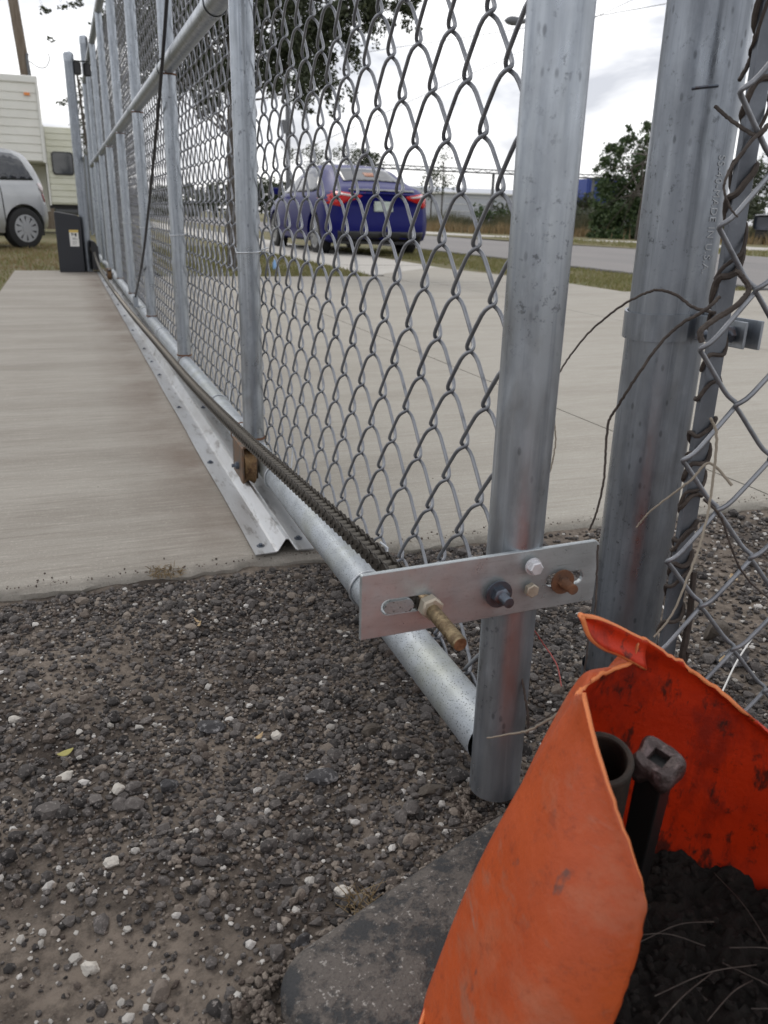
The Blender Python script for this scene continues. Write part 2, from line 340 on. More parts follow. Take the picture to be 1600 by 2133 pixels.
# ------------------------------------------------------------------ the setting: ground sheets
def sheet(name, poly, z, mat, kind='structure', parent=None, th=0., gap=0):
    mb = MB()
    if th: mb.prism([(x, y, z - th) for x, y in poly], None, (0, 0, th))
    else: mb.add([(x, y, z) for x, y in poly], [tuple(range(len(poly)))])
    o = mb.build(name, mat, parent)
    if kind and parent is None: o['kind'] = kind
    return o
sheet('ground', [(-350, -60), (450, -60), (450, 700), (-350, 700)], -.06, M['turf'])
def hnoise(x, y):
    return (.006 * np.sin(9 * x + 3) * np.cos(7 * y) + .004 * np.sin(23 * x + 11 * y) + .003 * np.sin(41 * y - 17 * x + 2) + .002 * np.sin(77 * x + 5) * np.sin(63 * y))
def gz(x, y): k = np.clip((y - .95) / .28, 0, 1); return -.022 + hnoise(x, y) * (1 - .72 * k) + .004 * k
nx, ny = 150, 110; X = np.linspace(-1.1, 2.6, nx); Y = np.linspace(-.15, 1.29, ny); XX, YY = np.meshgrid(X, Y)
V = np.stack([XX, YY, gz(XX, YY)], -1).reshape(-1, 3)
F = [(j * nx + i, j * nx + i + 1, (j + 1) * nx + i + 1, (j + 1) * nx + i) for j in range(ny - 1) for i in range(nx - 1)]
mb = MB(); mb.add(V, F); mb.build('gravel_bed', M['dirt'], smooth=False, kind='structure')
sheet('dirt_ground', [(-12, -8), (12, -8), (12, 1.4), (-12, 1.4)], -.05, M['dirt'])
sheet('dirt_verge', [(-6, 1.4), (-.40, 1.4), (-.40, 5.0), (-6, 6.0)], -.045, M['dirt'])

def slab(name, x0, x1, y0, y1, mat, parent, zt=0., wob=True):   # slab with an uneven rounded front edge
    n = 60; xs = np.linspace(x0, x1, n); mb = MB(); rows = []
    e = .004 * np.sin(xs * 31) + .003 * np.sin(xs * 77 + 1) + .0025 * rng.normal(size=n) * .6
    prof = [(0.010, -.06), (0.002, -.03), (0.004, -.012), (0.012, -.004), (0.03, -.0008), (.08, 0)]
    for dy, dz in prof: rows.append(np.stack([xs, y0 + dy + e * (dz > -.02) + e * .6, np.full(n, zt + dz)], -1))
    rows.append(np.stack([xs, np.full(n, y1), np.full(n, zt)], -1)); rows.append(np.stack([xs, np.full(n, y1), np.full(n, zt - .06)], -1))
    m = len(rows); F = [(j * n + i, j * n + i + 1, (j + 1) * n + i + 1, (j + 1) * n + i) for j in range(m - 1) for i in range(n - 1)]
    F += [tuple(j * n for j in range(m)), tuple(j * n + n - 1 for j in range(m))[::-1]]
    mb.add(np.concatenate(rows), F); return mb.build(name, mat, parent, smooth=True)
pad = slab('concrete_path', -.44, .372, 1.25, 8.35, M['pad'], None); pad['kind'] = 'structure'
drive = empty('driveway', (0, 0, 0), kind='structure')
for x0, x1 in ((.374, 1.382), (1.388, 3.047), (3.053, 4.36)):
    slab('slab', x0, x1, 1.245, 7.62 if x1 < 3.3 else 6.9, M['apron'], drive)
slab('slab', 4.366, 6.0, 1.3, 5.9, M['apron'], drive)
sheet('slab', [(2.85, 6.906), (4.36, 6.906), (4.2, 7.9), (4.0, 9.0), (3.0, 8.0), (2.85, 7.626)], .002, M['apron'], parent=drive, th=.05)
walk = empty('sidewalk', (0, 0, 0), kind='structure')
ys = [7.9, 9.4, 10.9, 12.4, 13.9, 15.4, 17, 20, 24, 30, 40, 60]
for a, b in zip(ys[:-1], ys[1:]):
    sheet('slab', [(2.80, a + .006), (4.08, a + .006), (4.08, b - .006), (2.80, b - .006)], .0 if a > 8 else -.004, M['walk'], parent=walk, th=.05)
sheet('road', [(5.98, -20), (12.4, -20), (12.3, 13), (11.6, 16), (10.8, 20), (10.6, 30), (14, 110), (6.2, 110), (5.95, 14)], -.004, M['road'], th=.05)
mb = MB(); n = 80; yy = np.linspace(5.95, 20, n); xl = 5.93 + .05 * rng.random(n); xr = 6.08 + .07 * rng.random(n)
mb.add(np.concatenate([np.stack([xl, yy, np.full(n, .001)], 1), np.stack([xr, yy, np.full(n, .001)], 1)]), [(i, i + 1, n + i + 1, n + i) for i in range(n - 1)])
mb.build('road_edge', M['tar'], kind='structure')
fw = empty('far_sidewalk', (0, 0, 0), kind='structure')
sheet('slab', [(15.4, -10), (17.4, -10), (17.4, 19.9), (15.4, 19.9)], -.004, M['walk'], parent=fw, th=.05)
sheet('slab', [(15.4, 20), (17.4, 20), (13.6, 27), (11.6, 27)], -.004, M['walk'], parent=fw, th=.05)
sheet('slab', [(11.6, 27.1), (13.6, 27.1), (13, 50), (11, 50)], -.004, M['walk'], parent=fw, th=.05)
def turf(name, poly): return sheet(name, poly, -.012, M['turf'])
turf('grass_strip', [(.8, 7.63), (2.84, 7.63), (2.79, 40), (.8, 40)])
turf('grass_strip', [(4.09, 9.0), (4.36, 6.91), (4.37, 5.92), (5.93, 5.92), (5.93, 60), (4.09, 60)])
turf('grass_strip', [(12.45, -10), (15.38, -10), (15.38, 20), (11.5, 28), (10.9, 50), (10.7, 28), (12.35, 13.2)])
turf('lawn', [(-30, 8.36), (.79, 8.36), (.79, 60), (-30, 60)])
turf('lawn', [(-30, 6.0), (-6, 6.0), (-.45, 5.05), (-.45, 8.35), (-30, 8.35)])

def blades(name, n, region, h, mat, w=.006, lean=.5, poly=None):
    x = rng.uniform(region[0], region[1], n); y = rng.uniform(region[2], region[3], n)
    k = (np.sin(x * 3.1 + 1) * np.cos(y * 2.3) + rng.normal(0, .6, n)) > -.5; x = x[k]; y = y[k]; n = len(x)
    a = rng.uniform(0, 6.28, n); hh = h * rng.uniform(.4, 1.2, n); lx = rng.normal(0, lean, n) * hh; ly = rng.normal(0, lean, n) * hh
    z0 = -.014
    v = np.stack([np.stack([x - w * np.cos(a), y - w * np.sin(a), np.full(n, z0)], 1), np.stack([x + w * np.cos(a), y + w * np.sin(a), np.full(n, z0)], 1),
                  np.stack([x + lx, y + ly, z0 + hh], 1)], 1).reshape(-1, 3)
    mb = MB(); mb.v = [v]; mb.n = len(v); mb.f = [(3 * i, 3 * i + 1, 3 * i + 2) for i in range(n)]
    return mb.build(name, mat, kind='stuff')
blades('grass', 17000, (1.0, 2.8, 7.66, 14), .045, M['blade']); blades('grass', 16000, (4.4, 5.9, 5.98, 14), .045, M['blade'])
blades('grass', 9000, (-3.5, -.05, 8.5, 15), .05, M['dryblade']); blades('grass', 7000, (-3.5, -.05, 8.5, 15), .05, M['blade'])
blades('grass', 3500, (-1.6, -.46, 5.2, 8.4), .04, M['blade'])
blades('grass', 9000, (12.5, 15.3, 6, 24), .06, M['blade'], .012)

# ------------------------------------------------------------------ gravel
ico = bmesh.new(); bmesh.ops.create_icosphere(ico, subdivisions=1, radius=1); iv1 = np.array([v.co[:] for v in ico.verts]); if1 = [tuple(v.index for v in f.verts) for f in ico.faces]; ico.free()
ico = bmesh.new(); bmesh.ops.create_icosphere(ico, subdivisions=2, radius=1); iv2 = np.array([v.co[:] for v in ico.verts]); if2 = [tuple(v.index for v in f.verts) for f in ico.faces]; ico.free()
def rock_shapes(iv, k, amp):
    out = []
    for _ in range(k):
        v = iv.copy()
        for _ in range(7):       # slice with random planes to get broken faces
            d = rng.normal(size=3); d /= np.linalg.norm(d); c = rng.uniform(.55, .95); t = v @ d; m = t > c; v[m] -= np.outer(t[m] - c, d)
        v *= 1 + amp * rng.normal(size=(len(v), 1)); out.append(v)
    return out
SH1 = rock_shapes(iv1, 14, .07); SH2 = rock_shapes(iv2, 14, .05)
def on_bed(x, y):
    return (y < 1.24) & (x > -1.0) & (x < 2.5)
def stones(name, n, s0, s1, mat, shapes, faces, reg, dens=None, p=2.2, sink=.25):
    x = rng.uniform(reg[0], reg[1], n); y = rng.uniform(reg[2], reg[3], n); k = on_bed(x, y)
    if dens is not None: k &= rng.random(n) < dens(x, y)
    x, y = x[k], y[k]; n = len(x)
    s = s0 + (s1 - s0) * rng.random(n) ** p
    V = []; nf = np.array(faces); FF = []; nv = len(shapes[0])
    for i in range(n):
        v = shapes[i % len(shapes)] * (s[i] * rng.uniform(.65, 1.15, 3) * np.array([1, 1, .72]))
        a = rng.uniform(0, 6.28); c_, s_ = math.cos(a), math.sin(a)
        t = rng.normal(0, .35); ct, st_ = math.cos(t), math.sin(t)
        v = v @ np.array([[1, 0, 0], [0, ct, -st_], [0, st_, ct]]) @ np.array([[c_, -s_, 0], [s_, c_, 0], [0, 0, 1]])
        V.append(v + [x[i], y[i], gz(x[i], y[i]) + s[i] * (.55 - sink)])
        FF.append(nf + i * nv)
    me = bpy.data.meshes.new(name); me.from_pydata(np.concatenate(V).tolist(), [], np.concatenate(FF).tolist()); me.materials.append(mat)
    o = link(name, me); o['kind'] = 'stuff'; return o
def den(x, y):
    a = np.sin(5.1 * x + 1.3) * np.cos(4.3 * y - .4) + .5 * np.sin(13 * x - 9 * y)
    bare = 1.15 * np.exp(-((x - .02) ** 2 / .016 + (y - .50) ** 2 / .006)) + 1.1 * np.exp(-((x + .10) ** 2 / .008 + (y - .58) ** 2 / .005)) + .8 * np.exp(-((x + .12) ** 2 / .02 + (y - 1.02) ** 2 / .02)) + .7 * np.exp(-((x - .42) ** 2 / .004 + (y - .62) ** 2 / .01))
    return np.clip(.86 + .2 * a - .8 * bare, .10, 1)
near = (-.3, .78, .25, 1.238)
ico = bmesh.new(); bmesh.ops.create_icosphere(ico, subdivisions=0, radius=1)
if len(ico.faces) != 20: ico.free(); ico = bmesh.new(); bmesh.ops.create_icosphere(ico, subdivisions=1, radius=1)
iv0 = np.array([v.co[:] for v in ico.verts]); if0 = [tuple(v.index for v in f.verts) for f in ico.faces]; ico.free()
SH0 = [iv0 * rng.uniform(.55, 1.1, (len(iv0), 1)) for _ in range(14)]
den2 = lambda x, y: .25 + .75 * den(x, y)
stones('gravel', 15000, .0012, .0028, M['st_dark'], SH0, if0, near, den2, 1.2)
stones('gravel', 15000, .0012, .0028, M['st_brown'], SH0, if0, near, den2, 1.2)
stones('gravel', 21000, .0026, .0048, M['st_dark'], SH0, if0, near, den, 1.2)
stones('gravel', 13000, .0026, .0046, M['st_brown'], SH0, if0, near, den, 1.2)
stones('gravel', 6200, .0044, .0072, M['st_dark'], SH1, if1, near, den, 1.4)
stones('gravel', 3200, .0044, .0068, M['st_brown'], SH1, if1, near, den, 1.4)
stones('gravel', 1500, .0062, .0095, M['st_dark'], SH1, if1, near, den, 1.6)
stones('gravel', 300, .0085, .0125, M['st_dark'], SH2, if2, near, den, 1.6)
stones('gravel', 160, .0080, .0115, M['st_brown'], SH2, if2, near, den, 1.6)
stones('gravel', 4200, .0010, .0030, M['st_white'], SH0, if0, near, None, 1.3)
stones('gravel', 650, .0030, .0068, M['st_white'], SH1, if1, near, None, 1.9, .15)
far = (.55, 2.3, .35, 1.24)
stones('gravel', 9000, .003, .0075, M['st_dark'], SH0, if0, far, None, 1.5)
stones('gravel', 4500, .003, .007, M['st_brown'], SH0, if0, far, None, 1.5)
stones('gravel', 2200, .0028, .0065, M['st_white'], SH0, if0, far, None, 1.5)
stones('gravel', 500, .006, .014, M['st_dark'], SH1, if1, far, None, 1.5)
# grit spilled on the slab edge and piled against the base of the cone and posts
V = []; FF = []; nf = np.array(if0); nv = len(iv0)
def grit(x, y, z, s0):
    V.append(SH0[len(V) % 14] * s0 * rng.uniform(.7, 1.2, 3) + [x, y, z]); FF.append(nf + (len(V) - 1) * nv)
for _ in range(420): grit(rng.uniform(-.4, 1.6), 1.250 + rng.exponential(.010), .0004, rng.uniform(.0006, .0024))
for _ in range(70): grit(rng.uniform(-.4, 3.0), rng.uniform(1.25, 3.5), .0003, rng.uniform(.0005, .0016))
for _ in range(420): a = rng.uniform(0, 6.28); r = .0255 + abs(rng.normal(0, .006)); grit(.3532 + r * math.cos(a), .592 + r * math.sin(a), -.012 + rng.uniform(0, .006), rng.uniform(.0015, .0045))
for _ in range(500): a = rng.uniform(0, 6.28); r = .044 + abs(rng.normal(0, .008)); grit(.5888 + r * math.cos(a), .7178 + r * math.sin(a), -.016 + rng.uniform(0, .008), rng.uniform(.002, .006))
for _ in range(900):
    t = rng.uniform(-.02, .37); o_ = -abs(rng.normal(0, .007)); p = np.array([.083, .452]) + np.array([.9312, .3644]) * t + np.array([.3644, -.9312]) * o_; grit(p[0], p[1], -.012 + rng.uniform(0, .010), rng.uniform(.0012, .0045))
    t = rng.uniform(0, .3); p = np.array([.083, .452]) + np.array([.3644, -.9312]) * t + np.array([.9312, .3644]) * o_; grit(p[0], p[1], -.012 + rng.uniform(0, .010), rng.uniform(.0012, .0045))
me = bpy.data.meshes.new('gravel'); me.from_pydata(np.concatenate(V).tolist(), [], np.concatenate(FF).tolist()); me.materials.append(M['st_brown']); o = link('gravel', me); o['kind'] = 'stuff'

ico = bmesh.new(); bmesh.ops.create_icosphere(ico, subdivisions=4, radius=1); iv4 = np.array([v.co[:] for v in ico.verts]); if4 = [tuple(v.index for v in f.verts) for f in ico.faces]; ico.free()
def rock(u, v, w, h, mat, label, seed, flat=.75):
    r_ = np.random.default_rng(seed); V = iv4.copy()
    for _ in range(16):
        d = r_.normal(size=3); d /= np.linalg.norm(d); c = r_.uniform(.5, .95); t = V @ d; m = t > c; V[m] -= np.outer(t[m] - c, d) * .9
    for _ in range(10):
        d = r_.normal(size=3) * r_.uniform(3, 12); V *= (1 + .018 * np.sin(V @ d + r_.uniform(0, 6)))[:, None]
    p = Gz(u, v, -.012); V = V * [w, w * flat, h]; a = r_.uniform(-.5, .5)
    V = V @ np.array([[math.cos(a), -math.sin(a), 0], [math.sin(a), math.cos(a), 0], [0, 0, 1]])
    mb = MB(); c = np.array([p[0], p[1], gz(p[0], p[1])]); mb.add(V + c + [0, 0, h * .45], if4)
    o = mb.build('rock', mat, None, smooth=True, org=c); tag(o, label, 'rock', 'larger stones lying in the gravel'); return o
g = Mt('brown_rock', (.085, .07, .056), .9); g.mix(g.ramp(g.noise(90, 5, .7), .45, .65), (.13, .11, .09), .8); g.bump(g.noise(200, 6, .75), .003, .9); M['rockb'] = g.m
g = Mt('grey_rock', (.05, .048, .05), .9); g.mix(g.ramp(g.noise(110, 5, .7), .52, .62), (.30, .29, .29), .75); g.bump(g.noise(240, 6, .75), .003, .9); M['rockg'] = g.m
g = Mt('white_rock', (.50, .47, .42), .9); g.mix(g.ramp(g.noise(90, 5, .7), .5, .65), (.34, .31, .27), .7); g.bump(g.noise(200, 5, .7), .002, .8); M['rockw'] = g.m
rock(1490, 1312, .026, .021, M['rockb'], 'brown fist sized rock on gravel behind the right fence mesh', 1)
rock(1530, 1372, .030, .012, M['rockg'], 'flat grey rock just below the fist sized brown rock', 2)
rock(775, 1512, .0135, .010, M['rockb'], 'brown wedge shaped rock left of the leaning bottom rail', 3)
rock(576, 1520, .0085, .008, M['rockw'], 'bright white oval stone in mid gravel below the track end', 4)
rock(350, 1632, .0125, .009, M['rockg'], 'dark pebble conglomerate speckled white in left mid gravel', 5)
rock(135, 1612, .010, .006, M['rockw'], 'tan flat stone beside a yellow leaf at left', 6)
rock(245, 1645, .008, .008, M['rockw'], 'pale squarish stone left of the speckled dark rock', 7)
rock(440, 1500, .018, .010, M['rockg'], 'broad black and white crusted rock in mid gravel', 8)
rock(717, 1862, .0095, .0085, M['rockw'], 'white knobbly stone next to the black cone base', 9)
rock(672, 1610, .020, .006, M['rockg'], 'flat pale streaked rock half buried in mid gravel', 10)
rock(625, 1968, .0095, .007, M['rockg'], 'smooth grey pebble at the corner of the cone base', 11)
rock(33, 1502, .0085, .006, M['rockw'], 'white chip of stone near the left picture edge', 12)
rock(900, 1640, .016, .009, M['rockb'], 'broken brown lump left of the end post foot', 13)
rock(232, 1785, .008, .0065, M['rockw'], 'white angular stone in lower left gravel', 14)
rock(185, 1990, .0095, .006, M['rockw'], 'grey white stone lowest at left near bare dirt', 15)
rock(1110, 1245, .011, .011, M['rockg'], 'dark rock between the end post and the thick post', 16)

# ------------------------------------------------------------------ sliding gate
GX, YA, SP, ZB, ZM, ZT, PR = .3532, .592, 1.1512, .055, .969, 1.757, .0248
gate = empty('sliding_gate', (GX, YA, 0), 'long galvanised chain link sliding gate standing on a floor track', 'gate')
mb = MB(); mb.pipe((GX, YA, .012), (GX, YA, ZT + .05), PR, n=2, seg=48); endpost = mb.build('upright', M['pipe'], gate, True, label='nearest upright, running down to the gravel')
for i in range(1, 9):
    y = YA + SP * i
    mb = MB(); mb.pipe((GX, y, ZB + PR * .7), (GX, y, ZM - PR * .7), PR * .92, seg=28, inner=False); mb.build('upright', M['pipe'], gate, True)
    mb = MB(); mb.pipe((GX, y, ZM + PR * .7), (GX, y, ZT - PR * .7), PR * .92, seg=28, inner=False); mb.build('upright', M['pipe'], gate, True)
ye = YA + SP * 8
mb = MB(); mb.pipe((GX, YA + PR * .6, ZB), (GX, ye, ZB), PR, seg=40, inner=False, n=40); br = mb.build('bottom_rail', M['rail'], gate, True)
mb = MB(); mb.pipe((GX, YA + PR * .9, ZM), (GX, ye, ZM), PR, seg=32, inner=False, n=12); mb.build('middle_rail', M['pipe'], gate, True)
mb = MB(); mb.pipe((GX, YA + PR * .9, ZT), (GX, ye, ZT), PR, seg=24, inner=False); mb.build('top_rail', M['pipe'], gate, True)
# rusty weld rings where uprights meet the rails
def torus_arc(mb, c, ax, R_, r, a0=0, a1=6.283, n=24, seg=6):
    t = np.linspace(a0, a1, n); c = np.array(c, float)
    if ax == 2: P = c + R_ * np.stack([np.cos(t), np.sin(t), 0 * t], 1)
    elif ax == 1: P = c + R_ * np.stack([np.cos(t), 0 * t, np.sin(t)], 1)
    else: P = c + R_ * np.stack([0 * t, np.cos(t), np.sin(t)], 1)
    return mb.tube(P, r, seg)
for i in range(1, 6):
    y = YA + SP * i; mb = MB()
    torus_arc(mb, (GX, y, ZB + PR * 1.02), 2, PR * .94, .0028); mb.build('weld', M['rust'], gate, True)
    mb = MB(); torus_arc(mb, (GX, y, ZM - PR * 1.02), 2, PR * .94, .0028); mb.build('weld', M['rust'], gate, True)
for y in (YA + SP * 2 - .33, YA + SP * 1 - .16):
    mb = MB(); torus_arc(mb, (GX, y + .3, ZB), 1, PR * 1.0, .0022); mb.build('weld', M['rust'], gate, True)
for y in (YA + SP * 1.28, YA + SP * 2.1, YA + SP * 3.2):
    mb = MB(); mb.pipe((GX, y - .05, ZM), (GX, y, ZM), PR + .002, seg=32, inner=False); mb.build('sleeve', M['pipe'], gate, True)

# chain link fabric: every picket wire an object of its own, sharing one mesh
PITCH, WID, WR = .1025, .0428, .00225
def picket(zlo, zhi, wid=WID, wr=WR, seg=6, d=.0064):
    P = []; z = zhi; k = 0; hp = PITCH / 2
    # wire runs from left knuckle to right knuckle in front and back again behind
    while z > zlo:
        s_ = 1 if k % 2 == 0 else -1
        for t in (0, .03, .08, .15, .26, .5, .74, .85, .92, .97):
            u = (t - .5) * 2
            yy = s_ * wid * .5 * 1.13 * math.copysign(abs(u) ** .93 if abs(u) < .8 else .813 + .187 * math.sin((abs(u) - .8) / .2 * math.pi / 2), u)
            bow = -d * s_ * (1 - abs(u) ** 5)
            P.append((bow, yy, z - hp * (t + .035 * math.sin(math.pi * u))))
        z -= hp; k += 1
    mb = MB(); mb.tube(P, wr, seg); return mb
FX = GX + PR + .008
me_w = picket(.0, 1.70 - .052).mesh('wire', M['wire'], True); me_w2 = picket(.0, 1.70, seg=5).mesh('wire', M['wire'], True)
ZTOP = .677 + PITCH * 10
npk = int((ye - .62) / WID)
nearm = picket(ZTOP - PITCH * 16.5, ZTOP).mesh('wire', M['wire'], True)
for i in range(npk):
    y = .770 - WID / 2 - WID * 2 + WID * (i); ph = 0 if i % 2 == 0 else PITCH / 2
    if y < .615: continue
    o = link('wire', nearm, gate, (FX + rng.normal(0, .0005), y, -ph + rng.normal(0, .0006)))
    o.rotation_euler = (rng.normal(0, .0008), 0, 0)
# ties
def tie_post(y, z):
    mb = MB(); t = np.linspace(.25, 2 * np.pi - .25, 22); r = PR * .92 + .0022
    P = np.stack([GX + r * np.cos(t), y + r * np.sin(t), z + .012 * np.sin(t * .5) * np.sign(np.sin(t)) * .3], 1)
    P = np.concatenate([[(FX + .012, y + .012, z + .006)], P, [(FX + .012, y - .012, z - .004), (FX + .004, y - .022, z - .006)]])
    mb.tube(P, .0016, 6); mb.build('tie_wire', M['tie'], gate, True)
for i, z in ((1, .475), (2, .475), (3, .475), (4, .475)): tie_post(YA + SP * i, z)
def tie_rail(y, s_=.05):
    mb = MB(); t = np.linspace(-.3, np.pi * 1.75, 22); r = PR + .002
    P = np.stack([GX + r * np.cos(t), y + .0 * t, ZB + r * np.sin(t)], 1); P = P[::-1]
    P = np.concatenate([P, [(FX + .004, y + .02, ZB + s_), (FX - .004, y + .03, ZB + s_ + .006)]])
    mb.tube(P, .0016, 6); mb.build('tie_wire', M['tie'], gate, True)
for y in (.98, 1.52, 2.2, 2.9, 3.6, 4.4): tie_rail(y)
# truss cable
mb = MB(); P = catmull([(GX - PR - .012, YA + SP * 1.02, ZT), (GX - PR - .012, 2.52, 1.072), (GX - PR - .01, 3.7, .43), (GX - PR - .008, 4.53, .12)], 10)
mb.tube(P, .0052, 8); mb.build('truss_cable', M['cable'], gate, True)
mb = MB(); mb.box((GX - PR - .02, 4.52, .07), (GX - PR + .004, 4.56, .125)); mb.build('cable_clamp', M['pipe'], gate)

g = Mt('bracket_steel', (.13, .105, .085), .6, .5); g.mix(g.ramp(g.noise(40, 5, .65), .42, .62), (.20, .105, .05), .75); g.bump(g.noise(200, 4), .001, .6); M['bracket'] = g.m
g = Mt('rusty_wheel', (.24, .15, .07), .6, .5); g.mix(g.ramp(g.noise(60, 5, .7), .45, .6), (.09, .045, .025), .85); g.mix(g.ramp(g.noise(200, 4, .7), .55, .68), (.36, .26, .15), .5); g.bump(g.noise(200, 4), .001, .6); M['wheelrust'] = g.m
# roller carriages on the bottom rail
def carriage(y0):
    x0, x1 = .291, .327; mb = MB()
    mb.box((x0, y0, .036), (x0 + .004, y0 + .10, .108)); mb.box((x1 - .004, y0 + .02, .036), (x1, y0 + .10, .112)); mb.box((x0 + .0041, y0 + .012, .103), (x1 - .0041, y0 + .10, .108))
    w = mb.build('roller_bracket', M['bracket'], gate); bevel(w, .0008, 1)
    mb = MB(); prof = [(.0, .0135), (.036, .0135), (.040, .011), (.034, .002), (.034, -.002), (.040, -.011), (.036, -.0135), (0, -.0135)]; n = 28; V = []
    t = np.arange(n) * 2 * np.pi / n
    for r, a in prof: V.append(np.stack([(x0 + x1) / 2 + a + 0 * t, y0 + .042 + r * np.cos(t), .0615 + r * np.sin(t)], 1))
    mb.add(np.concatenate(V), [(k * n + j, k * n + (j + 1) % n, (k + 1) * n + (j + 1) % n, (k + 1) * n + j) for k in range(len(prof) - 1) for j in range(n)])
    mb.build('track_wheel', M['wheelrust'], gate, True)
    mb = MB(); hexnut(mb, (x0, y0 + .042, .0615), (-1, 0, 0), .008, .007); mb.tube([(x0 - .014, y0 + .042, .0615), (x1 + .008, y0 + .042, .0615)], .004, 8); mb.build('axle_bolt', M['kbolt'], gate)

carriage(1.56); carriage(6.9)

# slotted plate with its bolts, fixed across the end post
PY = YA - PR - .0012; pt = .0045
def plate_pt(x, z): return (x, PY, z)
bm = bmesh.new()
pl, pr_ = (.1985, .4255); zl, zr = (.2172, .2765), (.2215, .2810)
def ring2d(pts): return [bm.verts.new((x, 0, z)) for x, z in pts]
outer = []
for (x, z) in ((pl, zl[0]), (pr_ - .003, zr[0]), (pr_, zr[0] + .003), (pr_, zr[1] - .004), (pr_ - .004, zr[1]), (pl + .001, zl[1]), (pl, zl[1] - .001)): outer.append((x, z))
def slot(cx, cz, hw, r, n=8):
    p = [(cx - hw + r * math.cos(a), cz + r * math.sin(a)) for a in np.linspace(math.pi / 2, 3 * math.pi / 2, n)]
    return p + [(cx + hw + r * math.cos(a), cz + r * math.sin(a)) for a in np.linspace(-math.pi / 2, math.pi / 2, n)]
loops = [outer, slot(.240, .2445, .017, .0068), slot(.392, .2475, .013, .0062)]
es = []
for lp in loops:
    vs = ring2d(lp); es += [bm.edges.new((vs[i], vs[(i + 1) % len(vs)])) for i in range(len(vs))]
bmesh.ops.triangle_fill(bm, use_beauty=True, edges=es)
for f in bm.faces:
    if f.normal.y > 0: f.normal_flip()
me = bpy.data.meshes.new('mounting_plate'); bm.to_mesh(me); bm.free(); me.materials.append(M['plate'])
plate = link('mounting_plate', me, gate, (0, PY, 0))
so_ = plate.modifiers.new('solid', 'SOLIDIFY'); so_.thickness = pt; so_.offset = -1; so_.use_even_offset = True
bevel(plate, .0008, 2)
yf = PY - pt   # front face of the plate
d = np.array([0, -1., 0])
def bolt(c, r, h, mat, wash=None, shank=None, name='bolt', wmat=None, rnd=0.):
    c = np.array(c, float)
    if wash:
        mb = MB(); mb.tube([c, c + d * .0018], wash, 28); mb.build('washer', wmat or mat, plate, True); c = c + d * .0018
    mb = MB(); hexnut(mb, c, d, r, h, rnd)
    if shank:
        n = int(shank[1] / .0012); t = np.linspace(0, 1, n * 3)
        rr = shank[0] * (1 - .09 * (np.arange(n * 3) % 3 == 1)); P = c + d * h * .9 + np.outer(t * shank[1], d); mb.tube(P, rr, 16)
    mb.build(name, mat, plate, True)
bolt((.323, yf, .2445), .0082, .0065, M['kbolt'], .0125, (.0046, .012), rnd=.2)
bolt((.3545, yf, .2445), .0066, .0055, M['dbolt'], None, None, rnd=.4)
bolt((.355, yf, .2665), .0066, .006, M['wbolt'], .0078, None, wmat=M['wbolt'], rnd=.1)
bolt((.3865, yf, .2475), .0058, .0045, M['rust'], .0115, (.0046, .013), wmat=M['rust'])
# the long brass chain bolt pokes towards the viewer
c0 = np.array([.2575, yf, .2435]); mb = MB(); hexnut(mb, c0, d, .0105, .009, .3); mb.build('chain_nut', M['dbolt'], plate, True)
n = 54; P = c0 + np.outer(np.linspace(-.02, .062, n), d) + np.outer(np.linspace(0, -.0045, n), [0, 0, 1.])
rr = np.full(n, .0062); rr[26:] = .0062 - .0007 * (np.arange(n - 26) % 2); mb = MB(); mb.tube(P, rr, 20); mb.build('chain_bolt', M['brass'], plate, True)
mb = MB(); sl_ = slot(.232, .2440, .0075, .0058)
mb.prism([(x, PY - .0012, z) for x, z in sl_][::-1], None, (0, .0045, 0)); mb.build('slot_tab', M['rail'], plate)

# ------------------------------------------------------------------ drive chain
CP = catmull([(.2575, PY + .006, .2435), (.256, .79, .230), (.255, 1.035, .213), (.255, 1.38, .188), (.255, 1.98, .158), (.255, 2.75, .137), (.25, 3.97, .110), (.247, 5.3, .094), (.245, 6.7, .095), (.245, 7.6, .13), (.244, 8.05, .178)], 60)
sg = np.linalg.norm(np.diff(CP, axis=0), axis=1); cum = np.concatenate([[0], np.cumsum(sg)]); LP = .0150
nl = int(cum[-1] / LP); at_ = np.arange(nl + 1) * LP
CP = np.stack([np.interp(at_, cum, CP[:, i]) for i in range(3)], 1)
chain = empty('drive_chain', CP[0], 'dark greasy roller chain running from the slotted plate along the gate', 'chain')
def link_mesh(outer):
    mb = MB(); hw = .0080 if outer else .0058
    for s_ in (-1, 1):
        pts = []
        for c_, a0 in ((LP, -90), (0, 90)):
            pts += [(c_ + .0076 * math.cos(math.radians(a)), .0076 * math.sin(math.radians(a))) for a in np.linspace(a0, a0 + 180, 5)]
        pts.insert(5, (LP / 2, .0056)); pts.append((LP / 2, -.0056))
        x0 = s_ * hw - .0008
        mb.prism([(x0, y, z) for y, z in pts], None, (.0016, 0, 0))
    for y in ((0, LP) if not outer else ()): mb.tube([(-.0048, y, 0), (.0048, y, 0)], .0050, 8)
    if outer:
        for y in (0, LP): mb.tube([(-.0102, y, 0), (.0102, y, 0)], .0026, 6)
    return mb
lm = [link_mesh(True).mesh('chain_link', M['chain']), link_mesh(False).mesh('chain_link', M['chainw'])]
lm[1].materials[0] = M['chain']
g = Mt('roller_wear', (.12, .11, .095), .36, .85); lm[1].materials.append(g.m)
for p in lm[1].polygons:
    if p.index >= 28: p.material_index = 1
stuffV = MB(); stuffv = [np.array([v.co[:] for v in m.vertices]) for m in lm]; stufff = [[tuple(p.vertices) for p in m.polygons] for m in lm]
